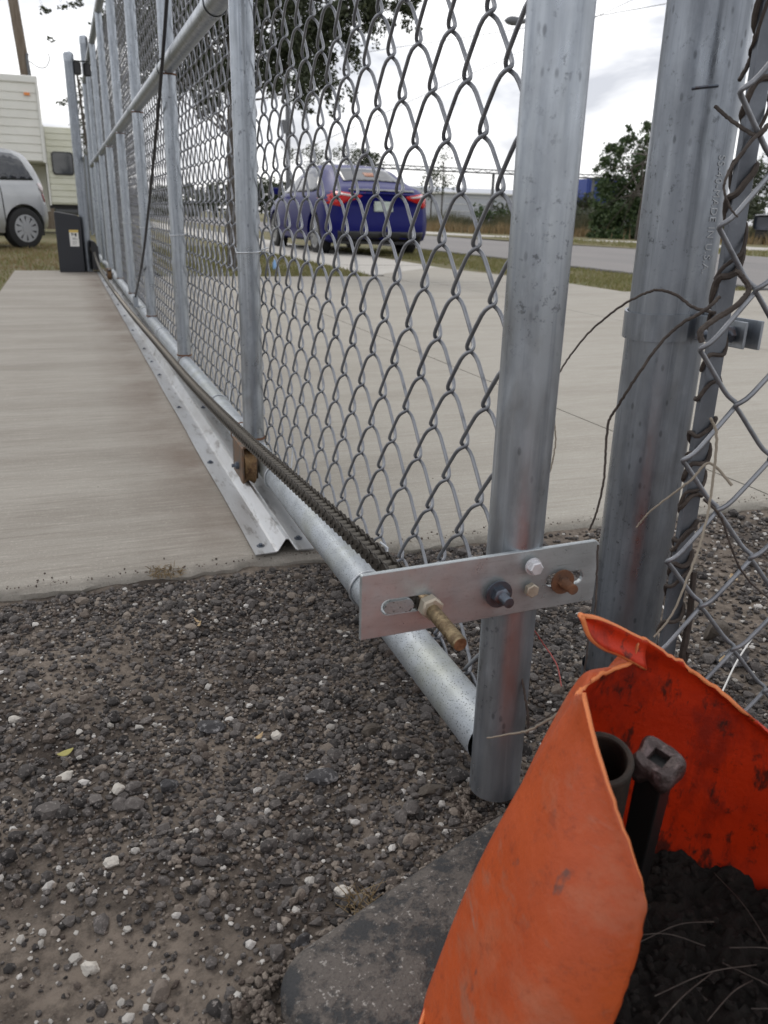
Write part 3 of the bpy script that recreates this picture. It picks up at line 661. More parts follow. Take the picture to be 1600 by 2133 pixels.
for i in range(nl):
    a, b = CP[i], CP[i + 1]; dv = Vector(b - a).normalized(); tw = rng.normal(0, .03)
    rot = dv.to_track_quat('Y', 'Z')
    if i < 300:
        o = link('chain_link', lm[i % 2], chain, a); o.rotation_mode = 'QUATERNION'; o.rotation_quaternion = rot @ Vector((0, 1, 0)).rotation_difference(Vector((0, 1, 0)))
    else:
        Mr = np.array(rot.to_matrix()); stuffV.add(stuffv[i % 2] @ Mr.T + a, stufff[i % 2])
o = stuffV.build('chain_run', M['chainw'], chain, kind='stuff')

# ------------------------------------------------------------------ V track on the slab
track = empty('gate_track', (.305, 1.26, 0), 'flat galvanised V groove track bolted to the concrete under the gate', 'track')
prof = [(.253, .002), (.288, .0025), (.292, .004), (.3055, .0245), (.3105, .0245), (.323, .004), (.327, .0025), (.3555, .002)]
for (y0, y1) in ((1.262, 3.255), (3.258, 5.6), (5.603, 8.1)):
    n = len(prof); ysn = np.linspace(y0, y1, 24); V = []
    for y in ysn: V += [(x + .0006 * math.sin(y * 9), y, z + .003 + .0008 * math.sin(y * 7 + x * 40)) for x, z in prof]
    k = len(ysn); nv = len(V); V = V + [(x, y, z - .0022) for x, y, z in V]
    F = [(j * n + i, j * n + i + 1, (j + 1) * n + i + 1, (j + 1) * n + i) for j in range(k - 1) for i in range(n - 1)]
    F += [tuple(reversed([q + nv for q in f])) for f in F]
    for j in (0, k - 1): F += [(j * n + i, j * n + i + 1, nv + j * n + i + 1, nv + j * n + i) for i in range(n - 1)]
    for i in (0, n - 1): F += [(j * n + i, (j + 1) * n + i, nv + (j + 1) * n + i, nv + j * n + i) for j in range(k - 1)]
    mb = MB(); mb.add(V, F); mb.build('track_length', M['track'], track)
mbb = MB(); mbb.tube([(0, 0, 0), (0, 0, .0014)], .0072, 18); hexnut(mbb, (0, 0, .0014), (0, 0, 1), .0038, .0035); bme = mbb.mesh('track_bolt', M['kbolt'])
for y in (1.305, 1.83, 2.40, 2.95, 3.21, 3.54, 4.10, 4.7, 5.3, 5.9, 6.5, 7.1):
    for x in (.268, .3385):
        o = link('track_bolt', bme, track, (x + rng.normal(0, .001), y + rng.normal(0, .01), .0052)); o.rotation_euler[2] = rng.uniform(0, 3)

# ------------------------------------------------------------------ strike post and right fence
BX, BY, BR = .5888, .7178, .0402
fence = empty('chain_link_fence', (BX, BY, 0), 'weathered chain link fence with thick round post, flat tension bar and dry vine', 'fence')
mb = MB(); mb.pipe((BX, BY, -.05), (BX, BY, 2.2), BR, seg=64, n=2); mb.build('terminal_post', M['oldpipe'], fence, True)
mb = MB(); mb.pipe((BX, BY, -.05), (BX, BY, .035), BR + .003, seg=48, n=2, inner=False); mb.build('post_collar', M['oldpipe'], fence, True)
# stamped lettering running down the post
cu = bpy.data.curves.new('lettering', 'FONT'); cu.body = 'SS-40-MADE IN U.S.A.'; cu.size = .0122; cu.extrude = .0005; cu.space_character = 1.12
to = bpy.data.objects.new('lettering', cu); S.collection.objects.link(to); dg = bpy.context.evaluated_depsgraph_get()
tm = bpy.data.meshes.new_from_object(to.evaluated_get(dg)); bpy.data.objects.remove(to); tm.name = 'lettering'
ang0 = math.atan2(-1, .12); kx_ = .108 / max(v.co.x for v in tm.vertices)
for v in tm.vertices:
    a = ang0 + (v.co.y - .004) / BR; r = BR + .0003 + v.co.z * .8; v.co = Vector((r * math.cos(a), r * math.sin(a), .612 - v.co.x * kx_))
tm.materials.append(M['letter'] if 'letter' in M else M['oldpipe']); o = link('lettering', tm, fence, (BX, BY, 0))
# long stray mark + scratches scored on the post
mb = MB(); t = np.linspace(-2.42, -1.85, 14); mb.tube(np.stack([BX + (BR + .0002) * np.cos(t), BY + (BR + .0002) * np.sin(t), .669 + .004 * (t + 2)], 1), .0015, 6); mb.build('scored_mark', M['kbolt'], fence, True)
# flat tension bar
bx0, by0 = .5525, .6015; mb = MB(); mb.box((bx0 - .0095, by0 - .003, .085), (bx0 + .0095, by0 + .003, 1.9)); o = mb.build('tension_bar', M['bar'] if 'bar' in M else M['oldpipe'], fence); bevel(o, .0008, 2)
# band round the post and its lugs and bolt
zb_ = .452; mb = MB(); n = 40; t = np.linspace(-1.15, 2 * np.pi - 1.75, n); V = []
for z in (zb_ - .0135, zb_ + .0135):
    for r in (BR + .0012, BR + .0038): V.append(np.stack([BX + r * np.cos(t), BY + r * np.sin(t), z + .004 * np.cos(t)], 1))
mb.add(np.concatenate(V), [(a * n + j, a * n + j + 1, b * n + j + 1, b * n + j) for a, b in ((1, 3), (0, 1), (2, 0), (3, 2)) for j in range(n - 1)])
mb.build('tension_band', M['oldpipe'], fence, True)
mb = MB(); ax_, ay_ = BX + (BR + .002) * math.cos(-1.15), BY + (BR + .002) * math.sin(-1.15)
mb.prism([(ax_ - .004, ay_, zb_ - .0135), (ax_ + .001, by0 + .004, zb_ - .0135), (ax_ + .001, by0 + .004, zb_ + .0135), (ax_ - .004, ay_, zb_ + .0135)], None, (.003, .0, 0))
mb.prism([(ax_ - .018, ay_ - .006, zb_ - .0125), (ax_ - .016, by0 + .006, zb_ - .0125), (ax_ - .016, by0 + .006, zb_ + .0125), (ax_ - .018, ay_ - .006, zb_ + .0125)], None, (.003, .0, 0))
o = mb.build('band_lug', M['pipe'], fence); bevel(o, .0006, 1)
c = np.array([ax_ - .016, by0 + .02, zb_]); mb = MB(); hexnut(mb, c - [.004, 0, 0], (-1, 0, 0), .0085, .007)
nn = 30; mb.tube(c + np.outer(np.linspace(.012, -.042, nn), [1, 0, 0]), .0048 - .0006 * (np.arange(nn) % 2), 14); mb.build('band_bolt', M['kbolt'], fence, True)
# pickets
pm = picket(.446 - PITCH * 4.05, .446 + PITCH * 14, wid=WID * 1.02, wr=.0023, d=.0045).mesh('wire', M['wire'], True)
for i in range(26):
    x = .5652 + WID * (i - .5) if i else .5652 - WID * .5; y = .582 - .008 * min(i, 3) - .002 * i
    o = link('wire', pm, fence, (x, y, 0 if i % 2 == 0 else -PITCH / 2)); o.rotation_euler = (0, 0, -math.pi / 2 - .06 + rng.normal(0, .03)); o['rot'] = 1

# ------------------------------------------------------------------ dry vine
vine = empty('dry_vine', (bx0, by0, .1), 'dry brown vine twined up the flat tension bar with loose tendrils', 'vine')
def curve_part(name, pts, r, mat, parent=vine, n=10, seg=7):
    P = catmull(pts, n); rr = np.interp(np.linspace(0, 1, len(P)), np.linspace(0, 1, len(np.atleast_1d(r))), np.atleast_1d(r)) if np.ndim(r) else r
    mb = MB(); mb.tube(P + rng.normal(0, .0002, P.shape), rr, seg); return mb.build(name, mat, parent, True)
def helix(z0, z1, turns, r, th, ph, mat=M['stem']):
    t = np.linspace(0, 1, int(turns * 18)); a = ph + t * turns * 2 * np.pi
    P = np.stack([bx0 + (.0098 + r * .6) * np.sign(np.cos(a)) * np.abs(np.cos(a)) ** .7, by0 + (.0034 + r) * np.sin(a), z0 + (z1 - z0) * t + .004 * np.sin(a * 2.3)], 1)
    P += np.stack([.001 * np.sin(t * 41), .001 * np.cos(t * 33), .003 * np.sin(t * 27)], 1)
    mb = MB(); mb.tube(P, th * (1 - .3 * t), 7); mb.build('stem', mat, vine, True)
helix(.205, .47, 7.5, .0024, .0027, .5); helix(.15, .36, 4.5, .0035, .0022, 2.5); helix(.47, .80, 4.5, .003, .0032, 1.0); helix(.50, .80, 3, .004, .0018, 3.2)
curve_part('stem', [(bx0 + .012, by0 - .008, .22), (bx0 + .014, by0 - .01, .16), (bx0 + .016, by0 - .008, .11), (bx0 + .026, by0 - .01, .06), (bx0 + .02, by0 - .02, -.03)], [.0032, .005], M['stem'])
curve_part('stem', [(bx0 + .018, by0 - .012, .13), (bx0 + .022, by0 - .004, .09), (bx0 + .032, by0 - .012, .05), (bx0 + .045, by0 - .02, -.02)], [.003, .004], M['stem'])
# loose tendrils (pixel -> point at real distances in front of and beside the post)
T = lambda l: [Wd(*p) for p in l]
curve_part('tendril', T([(1162, 782, .74), (1185, 745, .75), (1230, 690, .76), (1290, 640, .755), (1340, 613, .75), (1372, 604, .745), (1410, 615, .74), (1445, 640, .73), (1490, 652, .71)]), [.0008, .0016], M['stem'])
curve_part('tendril', T([(1500, 618, .70), (1470, 645, .70), (1420, 675, .705), (1385, 705, .71), (1350, 750, .715), (1310, 810, .725), (1285, 850, .74), (1268, 880, .75), (1262, 940, .755), (1258, 1000, .76), (1245, 1060, .77), (1228, 1105, .78)]), [.0016, .0010], M['stem'])
curve_part('tendril', T([(1525, 1010, .68), (1478, 965, .69), (1440, 1000, .69), (1400, 1030, .70), (1355, 1065, .71), (1325, 1098, .72)]), [.0013, .0007], M['straw'])
curve_part('tendril', T([(1480, 870, .68), (1492, 900, .68), (1490, 960, .68), (1478, 1050, .68), (1460, 1130, .67), (1430, 1210, .66), (1400, 1280, .66), (1362, 1328, .66)]), [.0013, .0008], M['straw'])
curve_part('tendril', T([(1466, 1040, .70), (1500, 1075, .71), (1520, 1130, .72), (1540, 1180, .73), (1570, 1220, .74), (1620, 1260, .75)]), [.0012, .0008], M['stem'])
curve_part('tendril', T([(1245, 1135, .72), (1243, 1210, .72), (1240, 1270, .72), (1228, 1320, .72), (1220, 1380, .72), (1205, 1440, .73), (1160, 1480, .75), (1100, 1515, .76)]), [.0010, .0006], M['stem'])
curve_part('tendril', T([(1015, 1538, .72), (1060, 1530, .71), (1100, 1522, .70), (1150, 1495, .69), (1200, 1462, .68)]), [.0007, .0015], M['straw'])
curve_part('tendril', T([(1155, 870, .79), (1157, 920, .79), (1146, 980, .785), (1120, 1040, .78), (1100, 1085, .775)]), [.0007, .001], M['straw'])
curve_part('tendril', T([(1490, 222, .70), (1525, 252, .69), (1555, 272, .68), (1580, 282, .67), (1600, 262, .67)]), [.0016, .0018], M['stem'])
curve_part('tendril', T([(1600, 260, .67), (1560, 300, .66), (1530, 340, .655), (1515, 365, .65), (1508, 395, .65), (1520, 430, .65), (1536, 452, .65)]), [.0017, .0007], M['stem'])
curve_part('tendril', T([(1540, 168, .68), (1565, 120, .68), (1578, 60, .68), (1600, 20, .68)]), [.0018, .0026], M['stem'])
curve_part('tendril', T([(1535, 565, .69), (1548, 580, .69), (1560, 605, .69), (1530, 640, .69), (1490, 665, .69), (1460, 690, .69), (1462, 712, .69)]), [.0022, .0028], M['stem'])
curve_part('tendril', T([(1065, 1255, .75), (1050, 1310, .755), (1052, 1340, .755), (1072, 1370, .757), (1085, 1400, .757), (1092, 1440, .757), (1100, 1495, .76), (1098, 1530, .765)]), [.0005, .0013], M['stem'])
curve_part('tendril', T([(1110, 1310, .86), (1135, 1345, .88), (1160, 1385, .86), (1170, 1430, .84)]), .0008, M['redstem'] if 'redstem' in M else M['stem'])

# loose straws, twigs and leaves on the gravel
def straw(pts, r, mat, label, cat='twig', name='twig'):
    P = catmull([Gz(u, v, -.004 + h) for u, v, h in pts], 6); mb = MB(); mb.tube(P, r, 5); o = mb.build(name, mat, None, True, org=P[0]); tag(o, label, cat)
straw([(1505, 1440, .01), (1535, 1378, .02), (1573, 1320, .03)], .0011, M['white'], 'pale straight straw leaning on rocks behind the right fence', 'straw', 'straw')
straw([(1380, 1262, .0), (1392, 1282, .008), (1415, 1325, .01), (1435, 1368, .0)], .0012, M['white'], 'white bent straw at the foot of the tension bar', 'straw', 'straw')
straw([(120, 1542, .0), (165, 1515, .006), (177, 1488, .01)], .0008, M['stem'], 'thin brown twig in left gravel above the yellow leaf')
straw([(590, 1478, .01), (598, 1520, .006), (586, 1548, .0)], .0007, M['stem'], 'short curved twig beside the bright white oval stone')
straw([(725, 1405, .006), (790, 1418, .01), (860, 1422, .004)], .0007, M['stem'], 'long thin twig left of the lower bottom rail')
straw([(860, 1712, .004), (950, 1725, .01), (1055, 1695, .008)], .0008, M['stem'], 'thin dry stem just left of the orange cone')
straw([(590, 1905, .004), (660, 1902, .01), (745, 1912, .006)], .0007, M['stem'], 'thin dark stem lying by the cone base corner')
straw([(640, 1895, .0), (668, 1840, .01)], .0007, M['stem'], 'short upright twig left of the cone base')
def leaf(u, v, l, w, mat, label, a, curl=.004):
    p = Gz(u, v, .0); n = 9; t = np.linspace(0, 1, n); ww = w * np.sin(np.pi * np.clip(t, .03, .97)) ** .8
    dx, dy = math.cos(a), math.sin(a); c = np.stack([p[0] + dx * (t - .5) * l, p[1] + dy * (t - .5) * l, .004 + curl * (2 * t - 1) ** 2 + .002 * t], 1)
    pv = np.array([-dy, dx, .35]); V = np.concatenate([c + np.outer(ww, pv), c, c - np.outer(ww, pv * [1, 1, -1.])])
    F = [(k * n + i, k * n + i + 1, (k + 1) * n + i + 1, (k + 1) * n + i) for k in (0, 1) for i in range(n - 1)]
    mb = MB(); mb.add(V, F); o = mb.build('fallen_leaf', mat, None, True, org=(p[0], p[1], 0)); tag(o, label, 'leaf')
    s_ = o.modifiers.new('s', 'SOLIDIFY'); s_.thickness = .0005
leaf(1527, 1212, .024, .006, M['dleaf'], 'tan oval leaf beside white stones behind the right fence', 1.2)
leaf(1503, 1385, .020, .004, M['dleaf'], 'brown curled leaf under the fist sized rock', .6)
leaf(412, 1302, .013, .002, M['dleaf'], 'small brown sliver leaf in upper mid gravel', 2.2)
leaf(138, 1580, .017, .005, M['yleaf'] if 'yleaf' in M else M['dleaf'], 'yellow green torn leaf at left behind a tan stone', .2)
leaf(790, 1895, .018, .003, M['dleaf'], 'dry orange brown leaf touching the black cone base', .3)
leaf(415, 1310, .012, .002, M['dleaf'], 'second brown sliver lying beside the small brown leaf', .9)
leaf(540, 1545, .012, .003, M['dleaf'], 'russet curled leaf below the bright white stone', .5)
# tuft of dry moss by the slab edge
mb = MB()
for _ in range(170):
    p = Gz(rng.uniform(312, 378), rng.uniform(1183, 1204), -.004); q = rng.normal(0, .006, 3); q[2] = abs(q[2]) * .8; mb.tube([p, p + q * .6, p + q + [0, 0, -.001]], [.0006, .0005, .0002], 3)
mb.build('dry_tuft', M['dryblade2'] if 'dryblade2' in M else M['dryblade'], label='small straw coloured tuft at the front edge of the slab', cat='tuft')
mb = MB()
for _ in range(60):
    p = Gz(rng.uniform(725, 775), rng.uniform(1855, 1915), -.004); q = rng.normal(0, .009, 3); q[2] = abs(q[2]) * .9; mb.tube([p, p + q * .6, p + q], [.0005, .0004, .0002], 3)
mb.build('dry_tuft', M['dryblade'], label='thin dry grass tuft against the black cone base', cat='tuft')

# ------------------------------------------------------------------ torn traffic cone
cone = empty('traffic_cone', (.30, .345, 0), 'torn faded orange traffic cone split open at lower right', 'traffic cone')
# rubber base
a = math.atan2(.09, .23); ux, uy = math.cos(a), math.sin(a); c1 = np.array([.083, .452]); Lb = .345
def bp(s_, t_): return c1 + np.array([ux, uy]) * s_ + np.array([uy, -ux]) * t_
def rrect(m, r=.04, n=8):
    P = []
    for (cx, cy, a0) in ((m + r, m + r, 180), (Lb - m - r, m + r, 270), (Lb - m - r, Lb - m - r, 0), (m + r, Lb - m - r, 90)):
        for q in np.linspace(a0, a0 + 90, n): P.append(bp(cx + r * math.cos(math.radians(q)), cy + r * math.sin(math.radians(q))))
    return np.array(P)
rings = []
for m, z, r in ((.0, -.02, .04), (.0, .008, .04), (.002, .014, .039), (.007, .018, .036), (.016, .0205, .03), (.05, .022, .02), (.10, .026, .02), (.15, .027, .01)):
    P = rrect(m, r); rings.append(np.concatenate([P, np.full((len(P), 1), z)], 1))
n = len(rings[0]); mb = MB(); mb.add(np.concatenate(rings), [(k * n + j, k * n + (j + 1) % n, (k + 1) * n + (j + 1) % n, (k + 1) * n + j) for k in range(len(rings) - 1) for j in range(n)] + [tuple(range((len(rings) - 1) * n, len(rings) * n))])
mb.build('rubber_base', M['base'], cone, True)
# sleeve: rulings from the free front edge, round the left, along the back, out to the right
def seq(pts, n=9): 
    P = catmull(pts, 6); k = np.linspace(0, len(P) - 1, n); return np.stack([np.interp(k, np.arange(len(P)), P[:, i]) for i in range(3)], 1)
Wp = lambda *l: [Wd(*p) for p in l]
rul = [
 seq(Wp((1262, 2290, .455), (1268, 2150, .45), (1318, 2020, .447), (1345, 1905, .445), (1335, 1830, .447), (1290, 1700, .458), (1247, 1570, .478), (1216, 1447, .502))),
 seq(Wp((1180, 2330, .45), (1200, 2150, .447), (1225, 2000, .447), (1235, 1880, .452), (1232, 1780, .462), (1225, 1650, .476), (1218, 1550, .492), (1213, 1446, .506))),
 seq(Wp((1010, 2350, .465), (1050, 2150, .468), (1090, 2000, .472), (1125, 1860, .478), (1150, 1740, .486), (1180, 1620, .496), (1198, 1530, .506), (1209, 1446, .514))),
 seq([Gz(900, 2210, .026), Wd(905, 2120, .555), Wd(955, 1960, .55), Wd(1010, 1820, .545), Wd(1070, 1700, .54), Wd(1130, 1590, .535), Wd(1180, 1500, .528), Wd(1206, 1448, .522)]),
 seq([Gz(868, 2170, .026), Wd(885, 2090, .59), Wd(945, 1930, .585), Wd(1000, 1800, .575), Wd(1060, 1690, .565), Wd(1122, 1580, .553), Wd(1176, 1492, .543), Wd(1204, 1446, .535)]),
 seq([(.225, .42, .026), (.24, .425, .06), (.255, .427, .10), (.275, .425, .15), (.289, .42, .19), (.301, .414, .225), (.310, .408, .25), Wd(1228, 1424, .555)]),
 seq([(.265, .447, .026), (.272, .447, .06), (.282, .446, .10), (.295, .443, .15), (.307, .439, .19), (.317, .435, .22), (.325, .43, .24), Wd(1264, 1400, .58)]),
 seq([(.315, .463, .026), (.318, .462, .06), (.323, .461, .10), (.330, .458, .14), (.338, .453, .18), (.345, .447, .21), (.351, .442, .23), Wd(1318, 1378, .60)]),
 seq([(.330, .463, .026), (.333, .462, .06), (.337, .460, .10), (.343, .456, .14), (.350, .451, .18), (.357, .445, .21), (.362, .440, .24), Wd(1340, 1332, .6)]),
 seq([(.36, .458, .026), (.361, .456, .06), (.364, .454, .10), (.368, .449, .14), (.374, .444, .18), (.381, .438, .21), (.386, .434, .235), Wd(1400, 1367, .609)]),
 seq([(.415, .432, .026), (.416, .43, .06), (.417, .428, .09), (.419, .425, .13), (.422, .42, .165), (.425, .416, .195), (.427, .413, .215), Wd(1455, 1405, .612)]),
 seq([(.462, .39, .026), (.462, .389, .05), (.462, .388, .08), (.461, .386, .11), (.460, .384, .14), (.459, .382, .17), (.458, .38, .19), Wd(1545, 1478, .606)]),
 seq([(.495, .33, .026), (.494, .33, .05), (.492, .33, .07), (.49, .33, .10), (.487, .329, .125), (.484, .328, .15), (.481, .327, .165), Wd(1640, 1560, .60)]),
 seq([(.505, .26, .026), (.504, .26, .045), (.502, .26, .065), (.498, .261, .09), (.494, .262, .11), (.49, .263, .13), (.486, .264, .145), (.482, .265, .16)]),
 seq([(.485, .19, .026), (.484, .191, .04), (.481, .193, .06), (.477, .196, .08), (.473, .2, .10), (.469, .203, .115), (.464, .206, .13), (.46, .21, .14)]),
]
rul = np.array(rul); nI, nJ = rul.shape[:2]; SU = 7; SV = 6
A = np.stack([catmull(rul[:, j], SU) for j in range(nJ)], 1); B = np.stack([catmull(A[i], SV) for i in range(len(A))])
ni, nj = B.shape[:2]
for i in range(ni):   # ragged torn edges
    B[i, -1] += [0, 0, .0009 * math.sin(i * .7) + .0006 * rng.normal()]
for j in range(nj): B[0, j] += (B[0, j] - B[2, j]) * (.05 * math.sin(j * .9) + .055 * rng.normal())
mb = MB(); mb.add(B.reshape(-1, 3), [(i * nj + j, (i + 1) * nj + j, (i + 1) * nj + j + 1, i * nj + j + 1) for i in range(ni - 1) for j in range(nj - 1)])
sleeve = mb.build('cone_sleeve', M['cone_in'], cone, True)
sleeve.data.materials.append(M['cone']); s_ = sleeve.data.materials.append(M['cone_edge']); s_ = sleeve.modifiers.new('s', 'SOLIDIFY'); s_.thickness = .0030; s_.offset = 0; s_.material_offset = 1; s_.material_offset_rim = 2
# torn tongue sticking out over the rim
up = Wp((1214, 1283, .574), (1245, 1287, .580), (1285, 1303, .588), (1318, 1320, .596), (1352, 1336, .602))
lo_ = Wp((1213, 1286, .574), (1228, 1327, .580), (1256, 1352, .586), (1295, 1368, .595), (1345, 1396, .602))
up = catmull(up, 6); lo_ = catmull(lo_, 6); m = len(up); mid = [(up * (1 - t) + lo_ * t) + np.array([0, .004, 0]) * math.sin(math.pi * t) for t in np.linspace(0, 1, 7)]
mb = MB(); mb.add(np.concatenate(mid), [(k * m + i, k * m + i + 1, (k + 1) * m + i + 1, (k + 1) * m + i) for k in range(6) for i in range(m - 1)])
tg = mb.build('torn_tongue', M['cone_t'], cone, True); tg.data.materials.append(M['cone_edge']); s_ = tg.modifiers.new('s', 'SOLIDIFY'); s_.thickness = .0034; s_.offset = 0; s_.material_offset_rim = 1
# soil inside the cone
mb = MB(); n = 60; gx_ = np.linspace(-1, 1, n); U_, V_ = np.meshgrid(gx_, gx_)
q1 = U_ * np.sqrt(1 - V_ ** 2 / 2); q2 = V_ * np.sqrt(1 - U_ ** 2 / 2); rr_ = np.hypot(q1, q2)
Zs = .036 + .003 * rng.normal(size=U_.shape) + .005 * np.sin(9 * q1 + 2) * np.cos(7 * q2) + .004 * np.sin(17 * q1 - 13 * q2) + .018 * rr_ ** 3
mb.add(np.stack([.345 + .135 * q1, .325 + .125 * q2, Zs], -1).reshape(-1, 3), [(a * n + b, a * n + b + 1, (a + 1) * n + b + 1, (a + 1) * n + b) for a in range(n - 1) for b in range(n - 1)])
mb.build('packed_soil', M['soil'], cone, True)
mb = MB()
for _ in range(420):
    a = rng.uniform(0, 6.28); r = .125 * math.sqrt(rng.random()); s0 = rng.uniform(.0012, .0048); mb.add(SH1[_ % 14] * s0 * rng.uniform(.6, 1.2, 3) + [.345 + r * math.cos(a), .325 + r * math.sin(a), .040 + .016 * (r / .125) ** 3 + rng.uniform(-.002, .003)], if1)
mb.build('soil_crumbs', M['soil'], cone, kind='stuff')
for k in range(9):
    a = rng.uniform(0, 6.28); p = np.array([.36 + rng.normal(0, .04), .31 + rng.normal(0, .04), .05]); d_ = np.array([math.cos(a), math.sin(a), 0]) * rng.uniform(.02, .05)
    mb = MB(); mb.tube(catmull([p - d_, p + [0, 0, .008], p + d_ + [0, 0, .002]], 6), .0005, 4); mb.build('dry_stem', M['stem'], cone)

# square black stake with a lumpy welded head, standing inside the cone
pt_, pb_ = Wd(1370, 1590, .535), Gz(1300, 1900, .03)
stake = empty('metal_stake', pb_, 'square black tube stake with lumpy rusted head inside the cone', 'stake')
ax_ = pt_ - pb_; hgt = np.linalg.norm(ax_); ax_ /= hgt; e1 = np.cross(ax_, [R3[0, 0], R3[1, 0], 0]); e1 /= np.linalg.norm(e1); e2 = np.cross(ax_, e1)
def sq(c_, r, rot=0, n=4):
    t = rot + np.arange(n) * 2 * np.pi / n; return c_ + r * (np.cos(t)[:, None] * e1 + np.sin(t)[:, None] * e2)
mb = MB(); v = np.concatenate([sq(pb_, .0132), sq(pt_, .0132)]); mb.add(v, [(i, (i + 1) % 4, 4 + (i + 1) % 4, 4 + i) for i in range(4)] + [(3, 2, 1, 0), (4, 5, 6, 7)])
o = mb.build('square_tube', M['tube'], stake); bevel(o, .0014, 2)
hd = empty  # head: lumpy ring with a square hole
mb = MB(); n = 40; V = []; hh = [(-.012, .0120), (-.009, .0145), (-.003, .0165), (.004, .0160), (.0075, .0135), (.0078, .0098), (.0062, .0084), (-.008, .0078)]
for k, (z, r) in enumerate(hh):
    for j in range(n):
        q = 2 * math.pi * j / n; lob = 1 + .11 * math.cos(4 * q) + (.05 * math.sin(3 * q + 1 + k * .2) + .05 * math.sin(2 * q + .5) if k < 6 else 0)
        if k >= 5: lob = .95 / (abs(math.cos(q)) + abs(math.sin(q))) if k > 5 else 1
        dz = (.003 * math.sin(3 * q) + .0025 * math.sin(5 * q + 2)) if k in (0, 1, 2) else (.0012 * math.sin(5 * q) if k in (3, 4) else 0)
        V.append(pt_ + ax_ * (z + dz) + r * lob * (math.cos(q) * e1 + math.sin(q) * e2))
mb.add(V, [(k * n + j, k * n + (j + 1) % n, (k + 1) * n + (j + 1) % n, (k + 1) * n + j) for k in range(len(hh) - 1) for j in range(n)] + [tuple((len(hh) - 1) * n + j for j in range(n))])
mb.build('welded_head', M['lump'], stake, True)
# rusty pipe behind it
p1, p0 = Wd(1252, 1582, .53), Gz(1205, 1885, .03)
rp = empty('rusty_pipe', p0, 'short rusty dark pipe standing inside the cone behind the stake', 'pipe')
mb = MB(); mb.pipe(p0, p1, .0205, .004, 32); mb.build('pipe_body', M['rpipe'], rp, True)
mb = MB(); dirx = (p1 - p0) / np.linalg.norm(p1 - p0); f1 = np.cross(dirx, [0, 0, 1.]) ; f1 /= np.linalg.norm(f1); f2 = np.cross(dirx, f1); t = np.linspace(0, 2 * np.pi, 40)
mb.tube(p1 + .0187 * (np.cos(t)[:, None] * f1 + np.sin(t)[:, None] * f2), .0024, 8, False); mb.build('pipe_rim', M['rpipe'], rp, True)
#@@PART2
# ------------------------------------------------------------------ gate operator, guide posts, boundary fence
op = empty('gate_operator', (.045, 8.13, 0), 'black box shaped gate motor with white warning label at the far slab end', 'gate motor')
mb = MB(); mb.prism([(-.058, 8.13, 0), (.155, 8.13, 0), (.155, 8.13, .47), (.125, 8.13, .485), (-.05, 8.13, .512), (-.058, 8.13, .505)], None, (0, .34, 0))
o = mb.build('housing', M['blackbox'], op); bevel(o, .006, 2)
mb = MB(); mb.box((-.062, 8.125, .498), (.158, 8.475, .506)); o = mb.build('lid_edge', M['grey'], op); o.rotation_euler = (0, .0, 0); o.location.z -= .002
bpy.data.objects.remove(o)
mb = MB(); mb.box((.052, 8.1275, .222), (.128, 8.1296, .362)); lb = mb.build('warning_label', M['white'], op)
mb = MB(); mb.box((.0525, 8.126, .340), (.1275, 8.1273, .3615)); mb.build('label_band', M['yellow'], lb)
mb = MB()
for x, z, w, h in ((.07, .315, .010, .022), (.086, .318, .006, .014), (.098, .308, .014, .026), (.076, .29, .03, .004), (.076, .28, .04, .003), (.072, .262, .036, .002), (.072, .252, .036, .002), (.07, .242, .034, .002)): mb.box((x, 8.126, z), (x + w, 8.1273, z + h))
mb.build('label_print', M['black'], lb)
mb = MB(); mb.prism([(.225, 8.10, .02), (.29, 8.10, .02), (.285, 8.10, .22), (.262, 8.10, .262), (.225, 8.10, .275)], None, (0, .28, 0)); o = mb.build('sprocket_guard', M['black'], op); bevel(o, .006, 2)
mb = MB(); mb.tube([(.215, 8.2, .19), (.245, 8.2, .19)], .035, 18); mb.build('sprocket', M['chain'], op, True)
def gpost(x, y, z, r, label, group='guide posts at the far end of the gate'):
    g_ = empty('guide_post', (x, y, 0), label, 'post', group)
    mb = MB(); mb.pipe((x, y, -.02), (x, y, z), r, seg=24, inner=False); mb.build('shaft', M['oldpipe'], g_, True)
    mb = MB(); t = np.linspace(0, math.pi / 2, 7); prof = [(r * 1.06, -.05)] + [(r * 1.06 * math.cos(a), r * .8 * math.sin(a)) for a in t]; n = 20
    V = np.concatenate([np.stack([x + q * np.cos(np.arange(n) * 2 * np.pi / n), y + q * np.sin(np.arange(n) * 2 * np.pi / n), np.full(n, z + h)], 1) for q, h in prof])
    mb.add(V, [(k * n + j, k * n + (j + 1) % n, (k + 1) * n + (j + 1) % n, (k + 1) * n + j) for k in range(len(prof) - 1) for j in range(n)]); mb.build('dome_cap', M['pipe'], g_, True)
    return g_
g1 = gpost(.189, 8.26, 1.76, .040, 'left guide post with dome cap beside the black gate motor')
g2 = gpost(.385, 9.88, 2.16, .040, 'taller guide post with dome cap behind the end of the gate')
for gp, x0, x1, y in ((g1, .225, .275, 8.26), (g2, .31, .35, 8.30)):
    mb = MB(); mb.tube([(.0, .0, .0), (0, 0, .006), (0, 0, .006), (0, 0, .094), (0, 0, .094), (0, 0, .10)], [.024, .024, .034, .034, .024, .024], 20)
    mb.v[-1] = mb.v[-1] + np.array([(x0 + x1) / 2, y, 1.615]); mb.build('guide_roller', M['black'], g1, True)
mb = MB(); mb.box((.20, 8.235, 1.718), (.35, 8.285, 1.724)); mb.build('roller_bracket', M['black'], g1)

